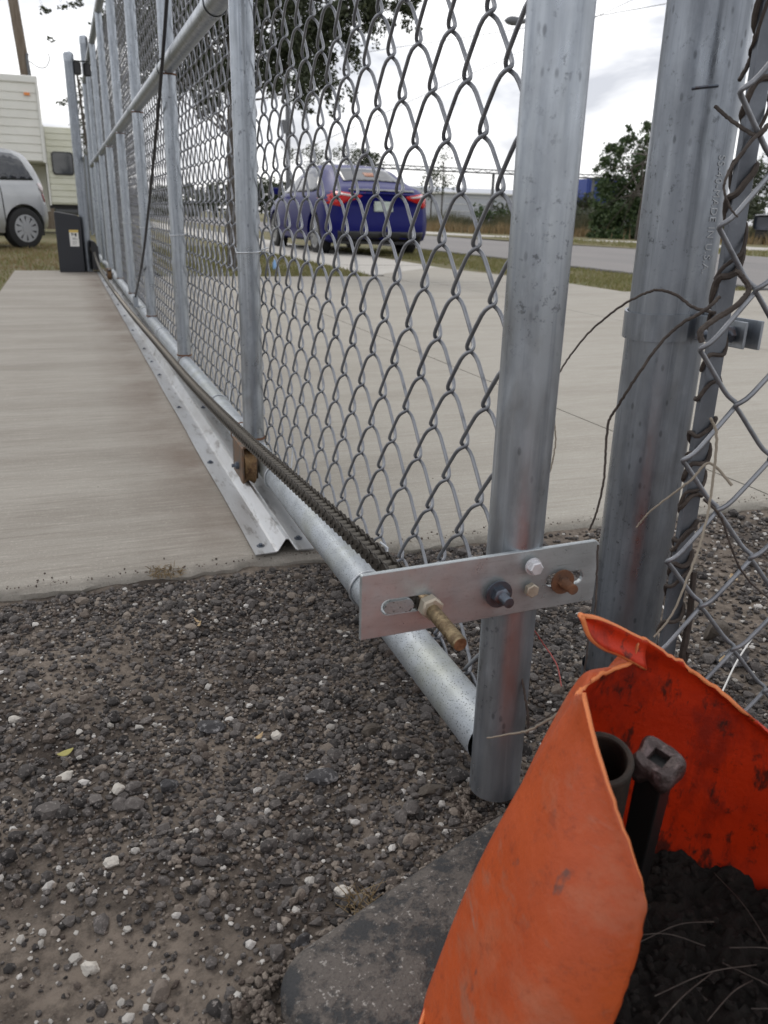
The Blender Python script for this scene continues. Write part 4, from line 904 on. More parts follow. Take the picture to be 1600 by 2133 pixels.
bf = empty('boundary_fence', (.62, 10, 0), 'long low chain link fence running on behind the sliding gate', 'fence')
for y in (10.2, 12.6, 15, 17.4, 19.8, 22.2, 24.6):
    mb = MB(); mb.pipe((.60, y, -.05), (.60, y, 1.62), .026, seg=14, inner=False); mb.build('post', M['oldpipe'], bf, True)
mb = MB(); mb.pipe((.60, 10.2, 1.6), (.60, 24.6, 1.6), .02, seg=12, inner=False); mb.build('top_rail', M['oldpipe'], bf, True)
mb = MB()
for i in range(-14, 140):
    y0 = 10.2 + i * .1
    for s_ in (1, -1):
        a_, b_ = (y0, .02), (y0 + 1.56 * .8, 1.58)
        if s_ < 0: a_, b_ = (y0 + 1.56 * .8, .02), (y0, 1.58)
        mb.tube([(.635, a_[0], a_[1]), (.635, b_[0], b_[1])], .0022, 3, False)
mb.build('fence_mesh', M['wire'], bf, kind='stuff')

# ------------------------------------------------------------------ foliage helpers
def leaves(clusters, size, dens, flat=.45):
    """leaf quads spread through uneven clumps; clusters = (x, y, z, r, rz)"""
    C = []
    for (x, y, z, r, rz) in clusters:
        n = int(dens * r * r * 12); sub = rng.normal(size=(max(6, int(9 + 12 * r)), 3)); sub /= np.linalg.norm(sub, axis=1)[:, None]; sub *= rng.uniform(.25, 1.0, (len(sub), 1)) ** .6
        k = rng.integers(0, len(sub), n); p = sub[k] + rng.normal(0, .17, (n, 3)); p *= [r, r, rz]; C.append(p + [x, y, z])
    P = np.concatenate(C); n = len(P); s_ = size * rng.uniform(.5, 1.25, n)
    a = rng.normal(size=(n, 3)); a /= np.linalg.norm(a, axis=1)[:, None]; b = np.cross(a, rng.normal(size=(n, 3))); b /= np.linalg.norm(b, axis=1)[:, None]
    V = np.stack([P - a * s_[:, None], P + b * s_[:, None] * flat, P + a * s_[:, None], P - b * s_[:, None] * flat], 1).reshape(-1, 3)
    mb = MB(); mb.v = [V]; mb.n = len(V); mb.f = [(4 * i, 4 * i + 1, 4 * i + 2, 4 * i + 3) for i in range(n)]; return mb
def tree(name, base, trunk, clusters, label, cat='tree', leaf=.05, dens=180, mat='leaf', tr=.06, group=None, bark='bark'):
    e = empty(name, base, label, cat, group); mb = MB(); tp = catmull([base] + trunk, 6)
    mb.tube(tp, np.linspace(tr, tr * .45, len(tp)), 9)
    mb.build('trunk', M[bark], e, True)
    mb = MB()
    for (x, y, z, r, rz) in clusters:
        s0 = tp[int(len(tp) * rng.uniform(.45, .98))]; mid = (s0 + np.array([x, y, z])) / 2 + rng.normal(0, r * .2, 3)
        q = catmull([s0, mid, (x, y, z)], 5); mb.tube(q, np.linspace(tr * .32, tr * .06, len(q)), 5)
        for _ in range(int(5 + r * 3)):
            d_ = rng.normal(size=3); d_ /= np.linalg.norm(d_); q = catmull([(x, y, z), np.array([x, y, z]) + d_ * [r, r, rz] * .5 + rng.normal(0, r * .08, 3), np.array([x, y, z]) + d_ * [r, r, rz] * .95], 3)
            mb.tube(q, np.linspace(tr * .1, tr * .03, len(q)), 4)
    mb.build('branches', M[bark], e, True)
    leaves(clusters, leaf, dens).build('crown', M[mat], e)
    return e
def cl(u, v, d, rpx, asp=1.): p = Wd(u, v, d); r = rpx * d / FPX; return (p[0], p[1], p[2], r, r * asp)
oak = [cl(500, 30, 8.2, 75), cl(560, 90, 8, 70), cl(590, 25, 7.6, 75), cl(650, 30, 7.8, 70), cl(620, 120, 8.2, 62), cl(655, 165, 7.9, 52), cl(610, 190, 7.8, 40, .9), cl(690, 90, 8.1, 55),
       cl(720, 20, 7.7, 62), cl(790, 18, 7.9, 45, .8), cl(850, 8, 8, 38, .6), cl(440, 90, 8.6, 75), cl(400, 30, 8.4, 80), cl(455, 170, 8.4, 50), cl(350, 90, 9, 62), cl(320, 20, 9, 70),
       cl(285, 90, 9.4, 45), cl(260, 30, 9.6, 50), cl(410, 140, 9, 55), cl(530, -60, 8, 110), cl(650, -80, 8, 110), cl(400, -80, 8.6, 110), cl(760, -60, 7.9, 80), cl(560, 150, 8.4, 48), cl(230, 60, 10, 35, .7), cl(300, 150, 9.4, 45), cl(345, 190, 9.2, 42), cl(430, 215, 8.6, 34, .8), cl(380, 60, 8.8, 70)]
tree('oak_tree', tuple(Wd(484, 560, 8.3)*[1,1,0]+[0,0,-.02]), [tuple(Wd(482, 420, 8.3)), tuple(Wd(481, 260, 8.3)), tuple(Wd(479, 100, 8.3)), tuple(Wd(478, -60, 8.3))], oak, 'dark trunked oak tree spreading its crown above the grass strip', leaf=.026, dens=1900, tr=.052)
# thin outer sprays of the oak against the sky
mb = MB()
sprays = [(700, 215, 8, 24), (725, 200, 8, 18), (640, 235, 8, 16), (850, 45, 8, 20), (868, 60, 8, 12), (735, 130, 8, 24), (775, 70, 8, 26), (240, 160, 9.8, 22), (150, 205, 24, 14)]
leaves([cl(*s_) for s_ in sprays], .024, 900).build('leafy_sprays', M['leaf'], bpy.data.objects['oak_tree'])
t2 = tree('young_tree', (.95, 27, -.02), [(.92, 27, 1.5), (.85, 27, 3.0), (.8, 27, 4.2)], [cl(175, 300, 26, 22), cl(160, 270, 27, 16), cl(176, 240, 27, 18), cl(165, 200, 27, 17), cl(178, 330, 26, 18), cl(135, 215, 27, 14, .6), cl(172, 180, 27, 14), cl(190, 150, 27, 18), cl(150, 330, 27, 8)],
     'thin leafy tree far behind the domed guide posts', leaf=.07, dens=60, tr=.06)
tw = tree('hanging_branch', (-.28, 6.6, 3.2), [(-.24, 6.55, 2.95), (-.2, 6.5, 2.75), (-.16, 6.5, 2.6)], [cl(92, 20, 6.5, 14, .7), cl(107, 80, 6.5, 9, .8), cl(160, 4, 6.5, 18, .6), cl(128, 12, 6.5, 10)],
     'thin leafy branch hanging into the sky at top left', cat='branch', leaf=.013, dens=3200, tr=.006)

# ------------------------------------------------------------------ cars
def project_patch(bvh, poly, axis, off, mat, name, parent, T, step=.05, lift=.006, both=False):
    """polygon drawn on a plane, laid on the body by rays along axis; T maps local to world"""
    bm = bmesh.new(); vs = [bm.verts.new(p) for p in poly]; f = bm.faces.new(vs)
    for v in vs: v.tag = False
    bmesh.ops.triangulate(bm, faces=[f])
    for _ in range(7):
        es = [e for e in bm.edges if e.calc_length() > step * 2]
        if not es: break
        bmesh.ops.subdivide_edges(bm, edges=es, cuts=1); bmesh.ops.triangulate(bm, faces=bm.faces[:])
    ax = Vector(axis)
    for v in bm.verts:
        h = bvh.ray_cast(v.co - ax * off, ax)
        if h[0] is not None: v.co = T @ (h[0] - ax * lift)
        else: v.tag = True
    bmesh.ops.delete(bm, geom=[v for v in bm.verts if v.tag], context='VERTS')
    bmesh.ops.recalc_face_normals(bm, faces=bm.faces[:])
    me = bpy.data.meshes.new(name); bm.to_mesh(me); bm.free(); me.materials.append(mat)
    for p in me.polygons: p.use_smooth = True
    w = WO[parent]; me.transform(Matrix.Translation(Vector(-w)))
    o = link(name, me, parent, w); s_ = o.modifiers.new('s', 'SOLIDIFY'); s_.thickness = .006; s_.offset = 0; return o
def car(name, origin, heading, scale, st, wheels, Rw, label, paintm, rear_cut=.0, W_=.89):
    """local: x forward from the rear bumper, y to the left, z up"""
    h = Vector((math.sin(heading), math.cos(heading), 0)); l = Vector((-h.y, h.x, 0))
    T = Matrix(((h.x, l.x, 0, origin[0]), (h.y, l.y, 0, origin[1]), (0, 0, 1, origin[2]), (0, 0, 0, 1))) @ Matrix.Scale(scale, 4)
    e = empty(name, origin, label, 'car'); st = np.array(st, float)
    xs = np.concatenate([[st[0, 0]], np.linspace(st[0, 0] + .03, st[-1, 0] - .03, 66), [st[-1, 0]]])
    k = [np.interp(xs, st[:, 0], st[:, i]) for i in range(7)]
    for i in range(1, 7):
        a = np.pad(k[i], 2, 'edge'); k[i] = (a[:-4] + 2 * a[1:-3] + 3 * a[2:-2] + 2 * a[3:-1] + a[4:]) / 9
    V = []; hm = 0
    for i, x in enumerate(xs):
        zb, wl, zbelt, wb, zr, wr = [k[j][i] for j in range(1, 7)]
        H_ = [(wl * .80, zb), (wl * .96, zb + .05), (wl, zb + .16), (wl * 1.005, zb + .30), ((wl + wb) / 2 * 1.012, (zb + .30 + zbelt) / 2 + .04), (wb, zbelt - .04), (wb * .975, zbelt),
              (wb * .965 * .8 + wr * .2, zbelt + (zr - zbelt) * .22), (wb * .4 + wr * .6, zbelt + (zr - zbelt) * .62), (wr * 1.0, zr - (zr - zbelt) * .14), (wr * .93, zr - (zr - zbelt) * .03 - .004), (wr * .6, zr + .008), (wr * .2, zr + .016)]
        ring = [(x, y, z) for y, z in H_] + [(x, -y, z) for y, z in H_[::-1]]; V.append(ring); hm = len(ring)
    V = np.array(V); n = len(xs)
    # rear face: lean, tuck and bow
    for i in range(n):
        f_ = max(0, 1 - xs[i] / .55)
        z = V[i, :, 2]; lean = np.interp(z, [.2, .34, .58, .70, .92, 1.1, 1.5], rear_cut if isinstance(rear_cut, (list, tuple)) else [0] * 7); V[i, :, 0] += lean * f_
        V[i, :, 0] += (V[i, :, 1] / .9) ** 2 * .22 * f_ ** 1.5
        g_ = max(0, (xs[i] - (st[-1, 0] - .6)) / .6); V[i, :, 0] -= (V[i, :, 1] / .9) ** 2 * .28 * g_ ** 1.5
    hn = hm // 2; F = [(i * hm + j, i * hm + (j + 1) % hm, (i + 1) * hm + (j + 1) % hm, (i + 1) * hm + j) for i in range(n - 1) for j in range(hm)]
    V = V.reshape(-1, 3).tolist()
    for e_i, flip in ((0, 1), (n - 1, 0)):      # bowed end caps
        cols = 6; idx = [[e_i * hm + j] + [None] * (cols - 1) + [e_i * hm + hm - 1 - j] for j in range(hn)]
        for j in range(hn):
            a_ = np.array(V[idx[j][0]]); b_ = np.array(V[idx[j][-1]])
            for c_ in range(1, cols):
                t = c_ / cols; p = a_ * (1 - t) + b_ * t; bow = (1 - (2 * t - 1) ** 2) * abs(a_[1]) ** 2 / .81 * (.10); p[0] += -bow if flip else bow; idx[j][c_] = len(V); V.append(p.tolist())
        for j in range(hn - 1):
            for c_ in range(cols):
                q = (idx[j][c_], idx[j][c_ + 1], idx[j + 1][c_ + 1], idx[j + 1][c_]); F.append(q[::-1] if flip else q)
    me = bpy.data.meshes.new('body'); me.from_pydata(V, [], F); bm = bmesh.new(); bm.from_mesh(me); bmesh.ops.recalc_face_normals(bm, faces=bm.faces[:]); bm.to_mesh(me); bm.free()
    body = bpy.data.objects.new('body', me); S.collection.objects.link(body)
    cuts = []
    for x in wheels:
        for s_ in (-1, 1):
            bm = bmesh.new(); bmesh.ops.create_cone(bm, cap_ends=True, segments=36, radius1=Rw * 1.16, radius2=Rw * 1.16, depth=.44)
            bmesh.ops.transform(bm, matrix=Matrix.Translation((x, s_ * .80, Rw)) @ Matrix.Rotation(math.pi / 2, 4, 'X'), verts=bm.verts[:])
            cm = bpy.data.meshes.new('c'); bm.to_mesh(cm); bm.free(); co = bpy.data.objects.new('c', cm); S.collection.objects.link(co); cuts.append(co)
            md = body.modifiers.new('b', 'BOOLEAN'); md.operation = 'DIFFERENCE'; md.object = co; md.solver = 'EXACT'
    dg = bpy.context.evaluated_depsgraph_get(); bme_ = bpy.data.meshes.new_from_object(body.evaluated_get(dg))
    for c_ in cuts: bpy.data.objects.remove(c_)
    bpy.data.objects.remove(body)
    bm = bmesh.new(); bm.from_mesh(me); bvh = BVHTree.FromBMesh(bm); bm.free()
    bme_.transform(T); bme_.transform(Matrix.Translation(Vector(-WO[e]))); bme_.materials.clear(); bme_.materials.append(paintm)
    bme_.polygons.foreach_set('use_smooth', [True] * len(bme_.polygons)); bo = link('body', bme_, e, WO[e]); autosmooth(bo, 42)
    # dark underside
    L_ = st[-1, 0]; mb = MB(); mb.box((.25, -.72, .20), (L_ - .3, .72, .52), T); mb.build('underbody', M['black'], e)
    for x in wheels:
        for s_ in (-1, 1):
            mb = MB(); pr = [(.30, -.01), (Rw * .80, -.015), (Rw * .96, .0), (Rw, .03), (Rw, .16), (Rw * .96, .19), (.2, .2)]; nn = 36; VV = []
            for r, d_ in pr:
                for j in range(nn):
                    q = j * 2 * math.pi / nn; VV.append(T @ Vector((x + r * math.cos(q) if r != .30 else x + Rw * .62 * math.cos(q), s_ * (.86 - d_), Rw + (r if r != .30 else Rw * .62) * math.sin(q))))
            mb.add([list(v) for v in VV], [(a * nn + j, a * nn + (j + 1) % nn, (a + 1) * nn + (j + 1) % nn, (a + 1) * nn + j) for a in range(len(pr) - 1) for j in range(nn)])
            wh = mb.build('wheel', M['rubber'], e, True)
            mb = MB()   # rim: hub, ring and spokes
            for j in range(10):
                q = j * 2 * math.pi / 10; c_, s2 = math.cos(q), math.sin(q); w0, w1 = .022, .042; P = []
                for r, w in ((.05, w0), (Rw * .60, w1)):
                    for sg_ in (-1, 1): P.append(T @ Vector((x + r * c_ - sg_ * w * s2, s_ * .868, Rw + r * s2 + sg_ * w * c_)))
                P = [list(p) for p in (P[0], P[1], P[3], P[2])]; hh_ = T.to_3x3() @ Vector((0, -s_ * .03, 0)); mb.prism(P, None, list(hh_))
            for r0, r1 in ((Rw * .58, Rw * .66), (0.001, .065)):
                VV = []
                for r, d_ in ((r0, .866), (r0, .874), (r1, .874), (r1, .85)):
                    for j in range(nn): q = j * 2 * math.pi / nn; VV.append(list(T @ Vector((x + r * math.cos(q), s_ * d_, Rw + r * math.sin(q)))))
                mb.add(VV, [(a * nn + j, a * nn + (j + 1) % nn, (a + 1) * nn + (j + 1) % nn, (a + 1) * nn + j) for a in range(3) for j in range(nn)])
            mb.build('rim', M['alloy'], wh)
            mb = MB(); VV = [list(T @ Vector((x + Rw * .6 * math.cos(j * .2618), s_ * .83, Rw + Rw * .6 * math.sin(j * .2618)))) for j in range(24)]; mb.add(VV, [tuple(range(24))]); mb.build('rim_back', M['black'], wh)
    def side(poly, mat, nm, lift=.006, s_=1, step=.06):
        return project_patch(bvh, [(x, s_ * 1.5, z) for x, z in poly], (0, -s_, 0), 0, mat, nm, e, T, step, lift)
    def rear(poly, mat, nm, lift=.006, step=.05):
        return project_patch(bvh, [(-1., y, z) for y, z in poly], (1, 0, 0), 0, mat, nm, e, T, step, lift)
    def topp(poly, mat, nm, lift=.006, step=.06):
        return project_patch(bvh, [(x, y, 2.5) for x, y in poly], (0, 0, -1), 0, mat, nm, e, T, step, lift)
    return e, T, side, rear, topp

sed = [(0, .30, .66, .84, .70, .93, .60), (.08, .25, .80, .93, .77, 1.02, .66), (.25, .22, .87, .96, .82, 1.07, .68), (.50, .20, .89, .97, .85, 1.10, .66), (.75, .20, .89, .97, .86, 1.19, .62),
       (1.15, .20, .89, .97, .87, 1.35, .58), (1.6, .20, .89, .96, .88, 1.43, .57), (2.1, .2, .89, .95, .88, 1.45, .58), (2.6, .2, .89, .94, .88, 1.41, .57), (3.05, .2, .89, .93, .87, 1.22, .60), (3.45, .2, .89, .92, .85, 1.01, .66),
       (4.0, .22, .87, .84, .80, .90, .62), (4.4, .26, .78, .72, .70, .76, .55), (4.6, .32, .6, .6, .55, .64, .45)]
hd_ = -.02
E_, T_, side, rear, topp = car('parked_car', (4.33, 11.55, -.03), hd_, .90, sed, (1.0, 3.68), .325, 'dark blue saloon parked on the sidewalk seen through the gate mesh', M['blue'], [.10, .02, .0, .07, .02, .10, .1])
for s_ in (1, -1):
    side([(1.02, 1.02), (1.38, 1.30), (1.75, 1.385), (2.16, 1.40), (2.16, 1.0), (1.2, .99)], M['glass'], 'side_window', s_=s_)
    side([(2.22, 1.0), (2.22, 1.40), (2.5, 1.375), (2.86, 1.22), (3.12, 1.04), (3.05, .985)], M['glass'], 'side_window', s_=s_)
    w = [(s_ * .86, .80), (s_ * .88, .98), (s_ * .70, .985), (s_ * .36, .93), (s_ * .42, .88), (s_ * .62, .83), (s_ * .70, .76)]
    rear(w, M['red'], 'tail_light', .012, .04)
    rear([(s_ * .74, .935), (s_ * .72, .965), (s_ * .44, .925), (s_ * .50, .905)], M['clear'], 'reversing_light', .02, .04)
    side([(.10, .80), (.08, .97), (.30, .975), (.38, .93), (.26, .84)], M['red'], 'tail_light', .012, s_)
topp([(.62, .50), (.62, -.50), (1.20, -.44), (1.20, .44)], M['glass'], 'rear_window')
topp([(.80, .06), (.80, -.18), (.95, -.18), (.95, .06)], M['sticker'], 'window_sticker', .012)
bpy.context.view_layer.update()
rear([(.16, .70), (.16, .85), (-.16, .85), (-.16, .70)], M['plateW'], 'licence_plate', .02)
rear([(.72, .24), (.74, .40), (-.74, .40), (-.72, .24)], M['black'], 'bumper_insert', .01)
rear([(.55, 1.0), (.55, 1.03), (-.55, 1.03), (-.55, 1.0)], M['navy'], 'spoiler_lip', .03)
mb = MB(); mb.box((3.02, .90, .96), (3.20, 1.06, 1.08), T_); o = mb.build('wing_mirror', M['blue'], E_); bevel(o, .02, 2)
mb = MB(); mb.box((3.02, -1.06, .96), (3.20, -.90, 1.08), T_); o = mb.build('wing_mirror', M['blue'], E_); bevel(o, .02, 2)
hat = [(0, .32, .70, .86, .74, .95, .68), (.06, .27, .80, .98, .79, 1.08, .70), (.16, .24, .84, 1.0, .82, 1.24, .66), (.34, .22, .86, 1.0, .83, 1.45, .60), (.7, .2, .87, .99, .84, 1.51, .60), (1.5, .2, .87, .98, .85, 1.53, .60), (2.3, .2, .87, .97, .85, 1.50, .59),
       (2.75, .2, .87, .96, .84, 1.32, .60), (3.1, .22, .86, .95, .82, 1.06, .66), (3.6, .25, .82, .86, .76, .94, .6), (3.9, .34, .62, .66, .6, .72, .5)]
hh2 = math.atan2(-.80, -.60)
hv = np.array([math.sin(hh2), math.cos(hh2)]); lv = np.array([-hv[1], hv[0]])
og = np.array([-.47, 12.95]) - .87 * (hv * .68 + lv * .86)
E2, T2, side, rear, topp = car('parked_car', (og[0], og[1], -.015), hh2, .87, hat, (.68, 3.15), .315, 'silver hatchback at the left edge in front of the cream camper', M['silver'], [.08, .02, .0, .05, .06, .06, .05])
side([(.40, 1.04), (.52, 1.36), (.62, 1.42), (1.08, 1.43), (1.05, 1.02)], M['glass'], 'side_window')
side([(1.16, 1.02), (1.19, 1.43), (2.0, 1.43), (2.0, 1.0)], M['glass'], 'side_window'); side([(2.08, 1.0), (2.08, 1.43), (2.4, 1.40), (2.85, 1.04)], M['glass'], 'side_window')
side([(.10, .84), (.12, .99), (.36, 1.0), (.34, .90), (.28, .84)], M['clear'], 'tail_light', .014); side([(.08, .70), (.10, .838), (.30, .838), (.24, .72)], M['red'], 'tail_light', .016)
side([(1.02, .28), (1.02, .30), (1.04, .99), (1.052, .99), (1.032, .29)], M['black'], 'door_seam', .003, step=.05)
side([(1.18, .84), (1.18, .88), (1.42, .885), (1.42, .845)], M['alloy'], 'door_handle', .03)
pk = [(0, .5, .8, 1.0, .82, 1.02, .8), (.1, .45, .88, 1.04, .88, 1.06, .84), (1.7, .4, .90, 1.05, .90, 1.08, .86), (1.85, .4, .90, 1.08, .88, 1.70, .66), (3.3, .4, .9, 1.08, .88, 1.74, .66), (3.9, .4, .9, 1.08, .88, 1.12, .78), (5.0, .45, .88, .95, .84, 1.02, .78), (5.3, .55, .7, .8, .7, .86, .6)]
E3, T3, side, rear, topp = car('parked_car', (22.2, 22.6, -.02), math.radians(78), .87, pk, (1.0, 4.2), .38, 'dark blue pickup far behind the right fence across the road', M['navy'])
for s_ in (1, -1): side([(1.95, 1.12), (2.1, 1.62), (3.2, 1.66), (3.7, 1.16)], M['glass'], 'side_window', s_=s_)

# ------------------------------------------------------------------ camper
camp = empty('camper', (-.25, 20, 0), 'cream fifth wheel camper with ribbed siding behind the silver hatchback', 'camper')
def siding(x0, x1, z0, z1, y, mat, dz, inset=0, xr=None):
    z = z0; k = 0
    while z < z1 - .01:
        h_ = min(dz, z1 - z); xa = x1 if xr is None else xr(z + h_ / 2)
        mb = MB(); mb.prism([(x0, y, z + .004), (x0, y - .016, z + .004), (x0, y - .004, z + h_ - .006), (x0, y, z + h_)], None, (xa - x0, 0, 0)); mb.build('siding_panel', mat, camp); z += dz
mb = MB(); mb.box((-5.2, 20, 1.42), (-.20, 22.3, 3.05)); o = mb.build('front_shell', M['cream'], camp); bevel(o, .05, 3)
siding(-5.15, -.24, 1.45, 2.90, 20, M['cream'], .16)
mb = MB(); mb.box((-5.2, 19.97, 2.91), (-.19, 20.02, 3.05)); o = mb.build('roof_trim', M['trim'], camp); bevel(o, .02, 2)
mb = MB(); mb.box((-.235, 19.965, 1.42), (-.195, 20.02, 2.92)); mb.build('corner_trim', M['trim'], camp)
mb = MB(); mb.box((-.47, 19.95, 2.68), (-.36, 19.978, 2.73)); mb.build('marker_light', M['orange'], camp)
g = Mt('faded_decal', (.36, .38, .46), .6); g.mix(g.ramp(g.noise(9, 4, .7), .45, .6), (.50, .50, .46), .9); M['decal'] = g.m
mb = MB(); mb.box((-1.5, 19.975, 2.26), (-.98, 19.983, 2.63)); mb.build('faded_decal', M['decal'], camp)
mb = MB(); mb.box((-5.2, 21.0, .45), (-.22, 22.3, 1.415)); mb.build('lower_body', M['cream'], camp)
mb = MB(); mb.box((-.53, 20.97, .96), (-.42, 20.995, 1.03)); mb.build('hatch_lock', M['black'], camp)
mb = MB(); mb.box((-.17, 20.25, .60), (.56, 22.3, 2.14)); o = mb.build('slide_out', M['cream2'], camp); bevel(o, .02, 2)
siding(-.155, .55, .64, 2.10, 20.25, M['cream2'], .125)
mb = MB(); mb.box((-.20, 20.2, .58), (-.165, 20.28, 2.16)); mb.build('corner_trim', M['trim'], camp)
def rrbox(x0, x1, z0, z1, y0, y1, r):
    P = []
    for cx, cz, a0 in ((x1 - r, z1 - r, 0), (x0 + r, z1 - r, 90), (x0 + r, z0 + r, 180), (x1 - r, z0 + r, 270)):
        for q in np.linspace(a0, a0 + 90, 6): P.append((cx + r * math.cos(math.radians(q)), y0, cz + r * math.sin(math.radians(q))))
    mb = MB(); mb.prism(P[::-1], None, (0, y1 - y0, 0)); return mb
w = rrbox(-.075, .36, 1.20, 1.66, 20.21, 20.245, .07).build('window_frame', M['black'], camp)
rrbox(-.05, .335, 1.225, 1.635, 20.195, 20.209, .06).build('window_pane', M['glass'], w)
mb = MB(); mb.tube([(-.10, 20.5, .47), (.50, 20.5, .47)], .085, 16); mb.build('drain_tank', M['grey'], camp, True)
mb = MB(); mb.box((-.2, 20.4, .52), (.56, 22, .598)); mb.build('slide_frame', M['black'], camp)
mb = MB(); mb.box((.50, 20.35, .0), (.545, 20.40, .6)); mb.build('jack_leg', M['trim'], camp)
mb = MB(); mb.box((-4.9, 21.2, .0), (-.4, 22.2, .449)); mb.build('chassis', M['black'], camp)

# ------------------------------------------------------------------ poles, wires, far buildings
up_ = empty('utility_pole', (-.40, 25, 0), 'leaning brown wooden pole rising behind the camper at left', 'pole')
mb = MB(); mb.tube([(-.27, 25, -.1), (-.49, 25, 3.7), (-.60, 25, 5.4), (-.68, 25, 7)], [.15, .13, .12, .11], 16); mb.build('shaft', M['pole'], up_, True)
mb = MB(); mb.tube([(-.36, 24.86, 3.0), (-.42, 24.86, 4.05), (-.40, 24.86, 4.15)], .035, 8); mb.build('conduit', M['grey'], up_, True)
mb = MB(); P = catmull([Wd(52, 125, 25), Wd(62, 128, 25), Wd(80, 140, 25), Wd(95, 140, 25), Wd(103, 125, 25), Wd(101, 112, 25)], 6); mb.tube(P, .013, 5); mb.build('drop_wire', M['cable'], up_, True)
p2 = empty('utility_pole', (10.1, 40, 0), 'thin grey pole with transformer can seen above the blue car', 'pole')
mb = MB(); mb.tube([(10.06, 40, -.1), (10.14, 40, 6.6)], .11, 10); mb.build('shaft', M['grey'], p2, True)
mb = MB(); mb.tube([(9.9, 39.8, 3.95), (9.9, 39.8, 4.5)], .14, 12); mb.build('transformer', M['grey'], p2, True)
sl2 = empty('street_lamp', (12.9, 22, 0), 'grey cobra head street lamp showing beside the nearest upright', 'street lamp')
mb = MB(); mb.tube(catmull([(13.4, 22, -.1), (13.4, 22, 5.2), (13.2, 22, 5.55), (12.6, 22, 5.58), (12.0, 22, 5.5)], 6), [.09] * 5 + [.05] * 20, 8); mb.build('arm_and_pole', M['grey'], sl2, True)
mb = MB(); t = np.linspace(0, 1, 9); mb.tube(np.stack([11.45 + .62 * t, 22 + 0 * t, 5.46 + .03 * t], 1), [.01, .07, .10, .11, .11, .10, .075, .06, .05], 12); mb.build('lamp_head', M['grey'], sl2, True)
for lab, a_, b_ in (('thin black overhead wire crossing the sky near the lamp', (830, 98), (1330, 18)), ('fainter overhead wire sloping lower behind the mesh', (900, 190), (1400, -40))):
    A_, B_ = Wd(*a_, 30), Wd(*b_, 24); d_ = B_ - A_; P = [A_ - d_ * 2.2 + [0, 0, .4], A_ - d_ * .8 + [0, 0, .05], A_, A_ + d_ * .5 + [0, 0, -.03], B_, B_ + d_ + [0, 0, .2]]
    mb = MB(); mb.tube(catmull(P, 8), .010, 4); mb.build('overhead_wire', M['cable'], None, True, org=A_, label=lab, cat='wire')
wh = empty('warehouse', (32, 62, 0), 'long low pale grey warehouse behind brush across the road', 'building')
mb = MB(); mb.box((27.2, 60, -.1), (47, 74, 2.25)); mb.build('wall', M['wall'], wh)
mb = MB(); mb.prism([(26.9, 59.8, 2.24), (47.3, 59.8, 2.24), (47.3, 59.8, 2.34), (26.9, 59.8, 2.34)], None, (0, 14.4, 0)); mb.build('eaves', M['trim'], wh)
mb = MB(); mb.prism([(26.95, 59.9, 2.341), (26.95, 74.1, 2.341), (26.95, 67, 2.9)], None, (20.3, 0, 0)); mb.build('roof', M['walkroof'] if 'walkroof' in M else M['wall'], wh)
for z in (.5, 1.0, 1.5, 2.0):
    mb = MB(); mb.box((27.2, 59.96, z), (47, 59.995, z + .03)); mb.build('wall_rib', M['trim'], wh)
pb = empty('pipe_bridge', (22, 50, 0), 'long thin overhead pipe bridge on posts beyond the warehouse brush', 'pipe bridge')
mb = MB(); mb.box((17.5, 50, 3.20), (40, 50.4, 3.28)); mb.box((17.5, 50, 3.42), (40, 50.4, 3.47)); mb.build('beam', M['grey'], pb)
for i in range(28):
    mb = MB(); x = 17.6 + i * .8; mb.tube([(x, 50, 3.28), (x + .4, 50, 3.42), (x + .8, 50, 3.28)], .018, 4); mb.build('brace', M['grey'], pb)
for x in (18.5, 26, 33.5, 39.8):
    mb = MB(); mb.box((x, 50.1, -.1), (x + .14, 50.24, 3.2)); mb.build('post', M['grey'], pb)
ct = empty('shipping_container', (39.5, 60, 0), 'bright blue container beside the dark bushy tree', 'container')
mb = MB(); mb.box((37.6, 57, 1.9), (40.4, 59, 3.55)); o = mb.build('shell', M['container'], ct)
for i in range(12): mb = MB(); mb.box((37.65 + i * .23, 56.95, 1.95), (37.77 + i * .23, 56.998, 3.5)); mb.build('rib', M['container'], ct)
mb = MB(); mb.box((37.7, 57.1, -.1), (40.3, 58.9, 1.895)); mb.build('chassis', M['grey'], ct)

# ------------------------------------------------------------------ far vegetation
tree('bushy_tree', (19.2, 25.6, -.05), [(19.2, 25.6, .8), (19.3, 25.6, 1.8), (19.4, 25.6, 2.9)],
     [cl(1262, 470, 31.5, 30), cl(1300, 465, 31, 42), cl(1345, 460, 31.5, 42), cl(1385, 455, 32, 42), cl(1268, 425, 31.5, 32), cl(1310, 415, 31, 45), cl(1360, 410, 31.5, 48), cl(1285, 375, 31.5, 38), cl(1335, 365, 31, 48), cl(1385, 370, 32, 45),
      cl(1262, 350, 31.5, 22), cl(1280, 325, 31.5, 24), cl(1300, 305, 31.5, 24), cl(1335, 315, 31.5, 34), cl(1310, 280, 31.5, 15), cl(1350, 275, 31.5, 18, 1.2), cl(1375, 310, 32, 30), cl(1405, 400, 32, 40), cl(1425, 455, 32, 34), cl(1256, 393, 31.5, 16), cl(1290, 490, 30.5, 30, .6), cl(1340, 492, 30.5, 34, .6), cl(1250, 488, 31, 22, .6), cl(1245, 445, 31.5, 20), cl(1395, 490, 30.5, 34, .6)],
     'dense dark bushy tree standing across the road beside the thick post', leaf=.075, dens=260, tr=.09, mat='leaf3')
grp = 'trees and bushes across the road'
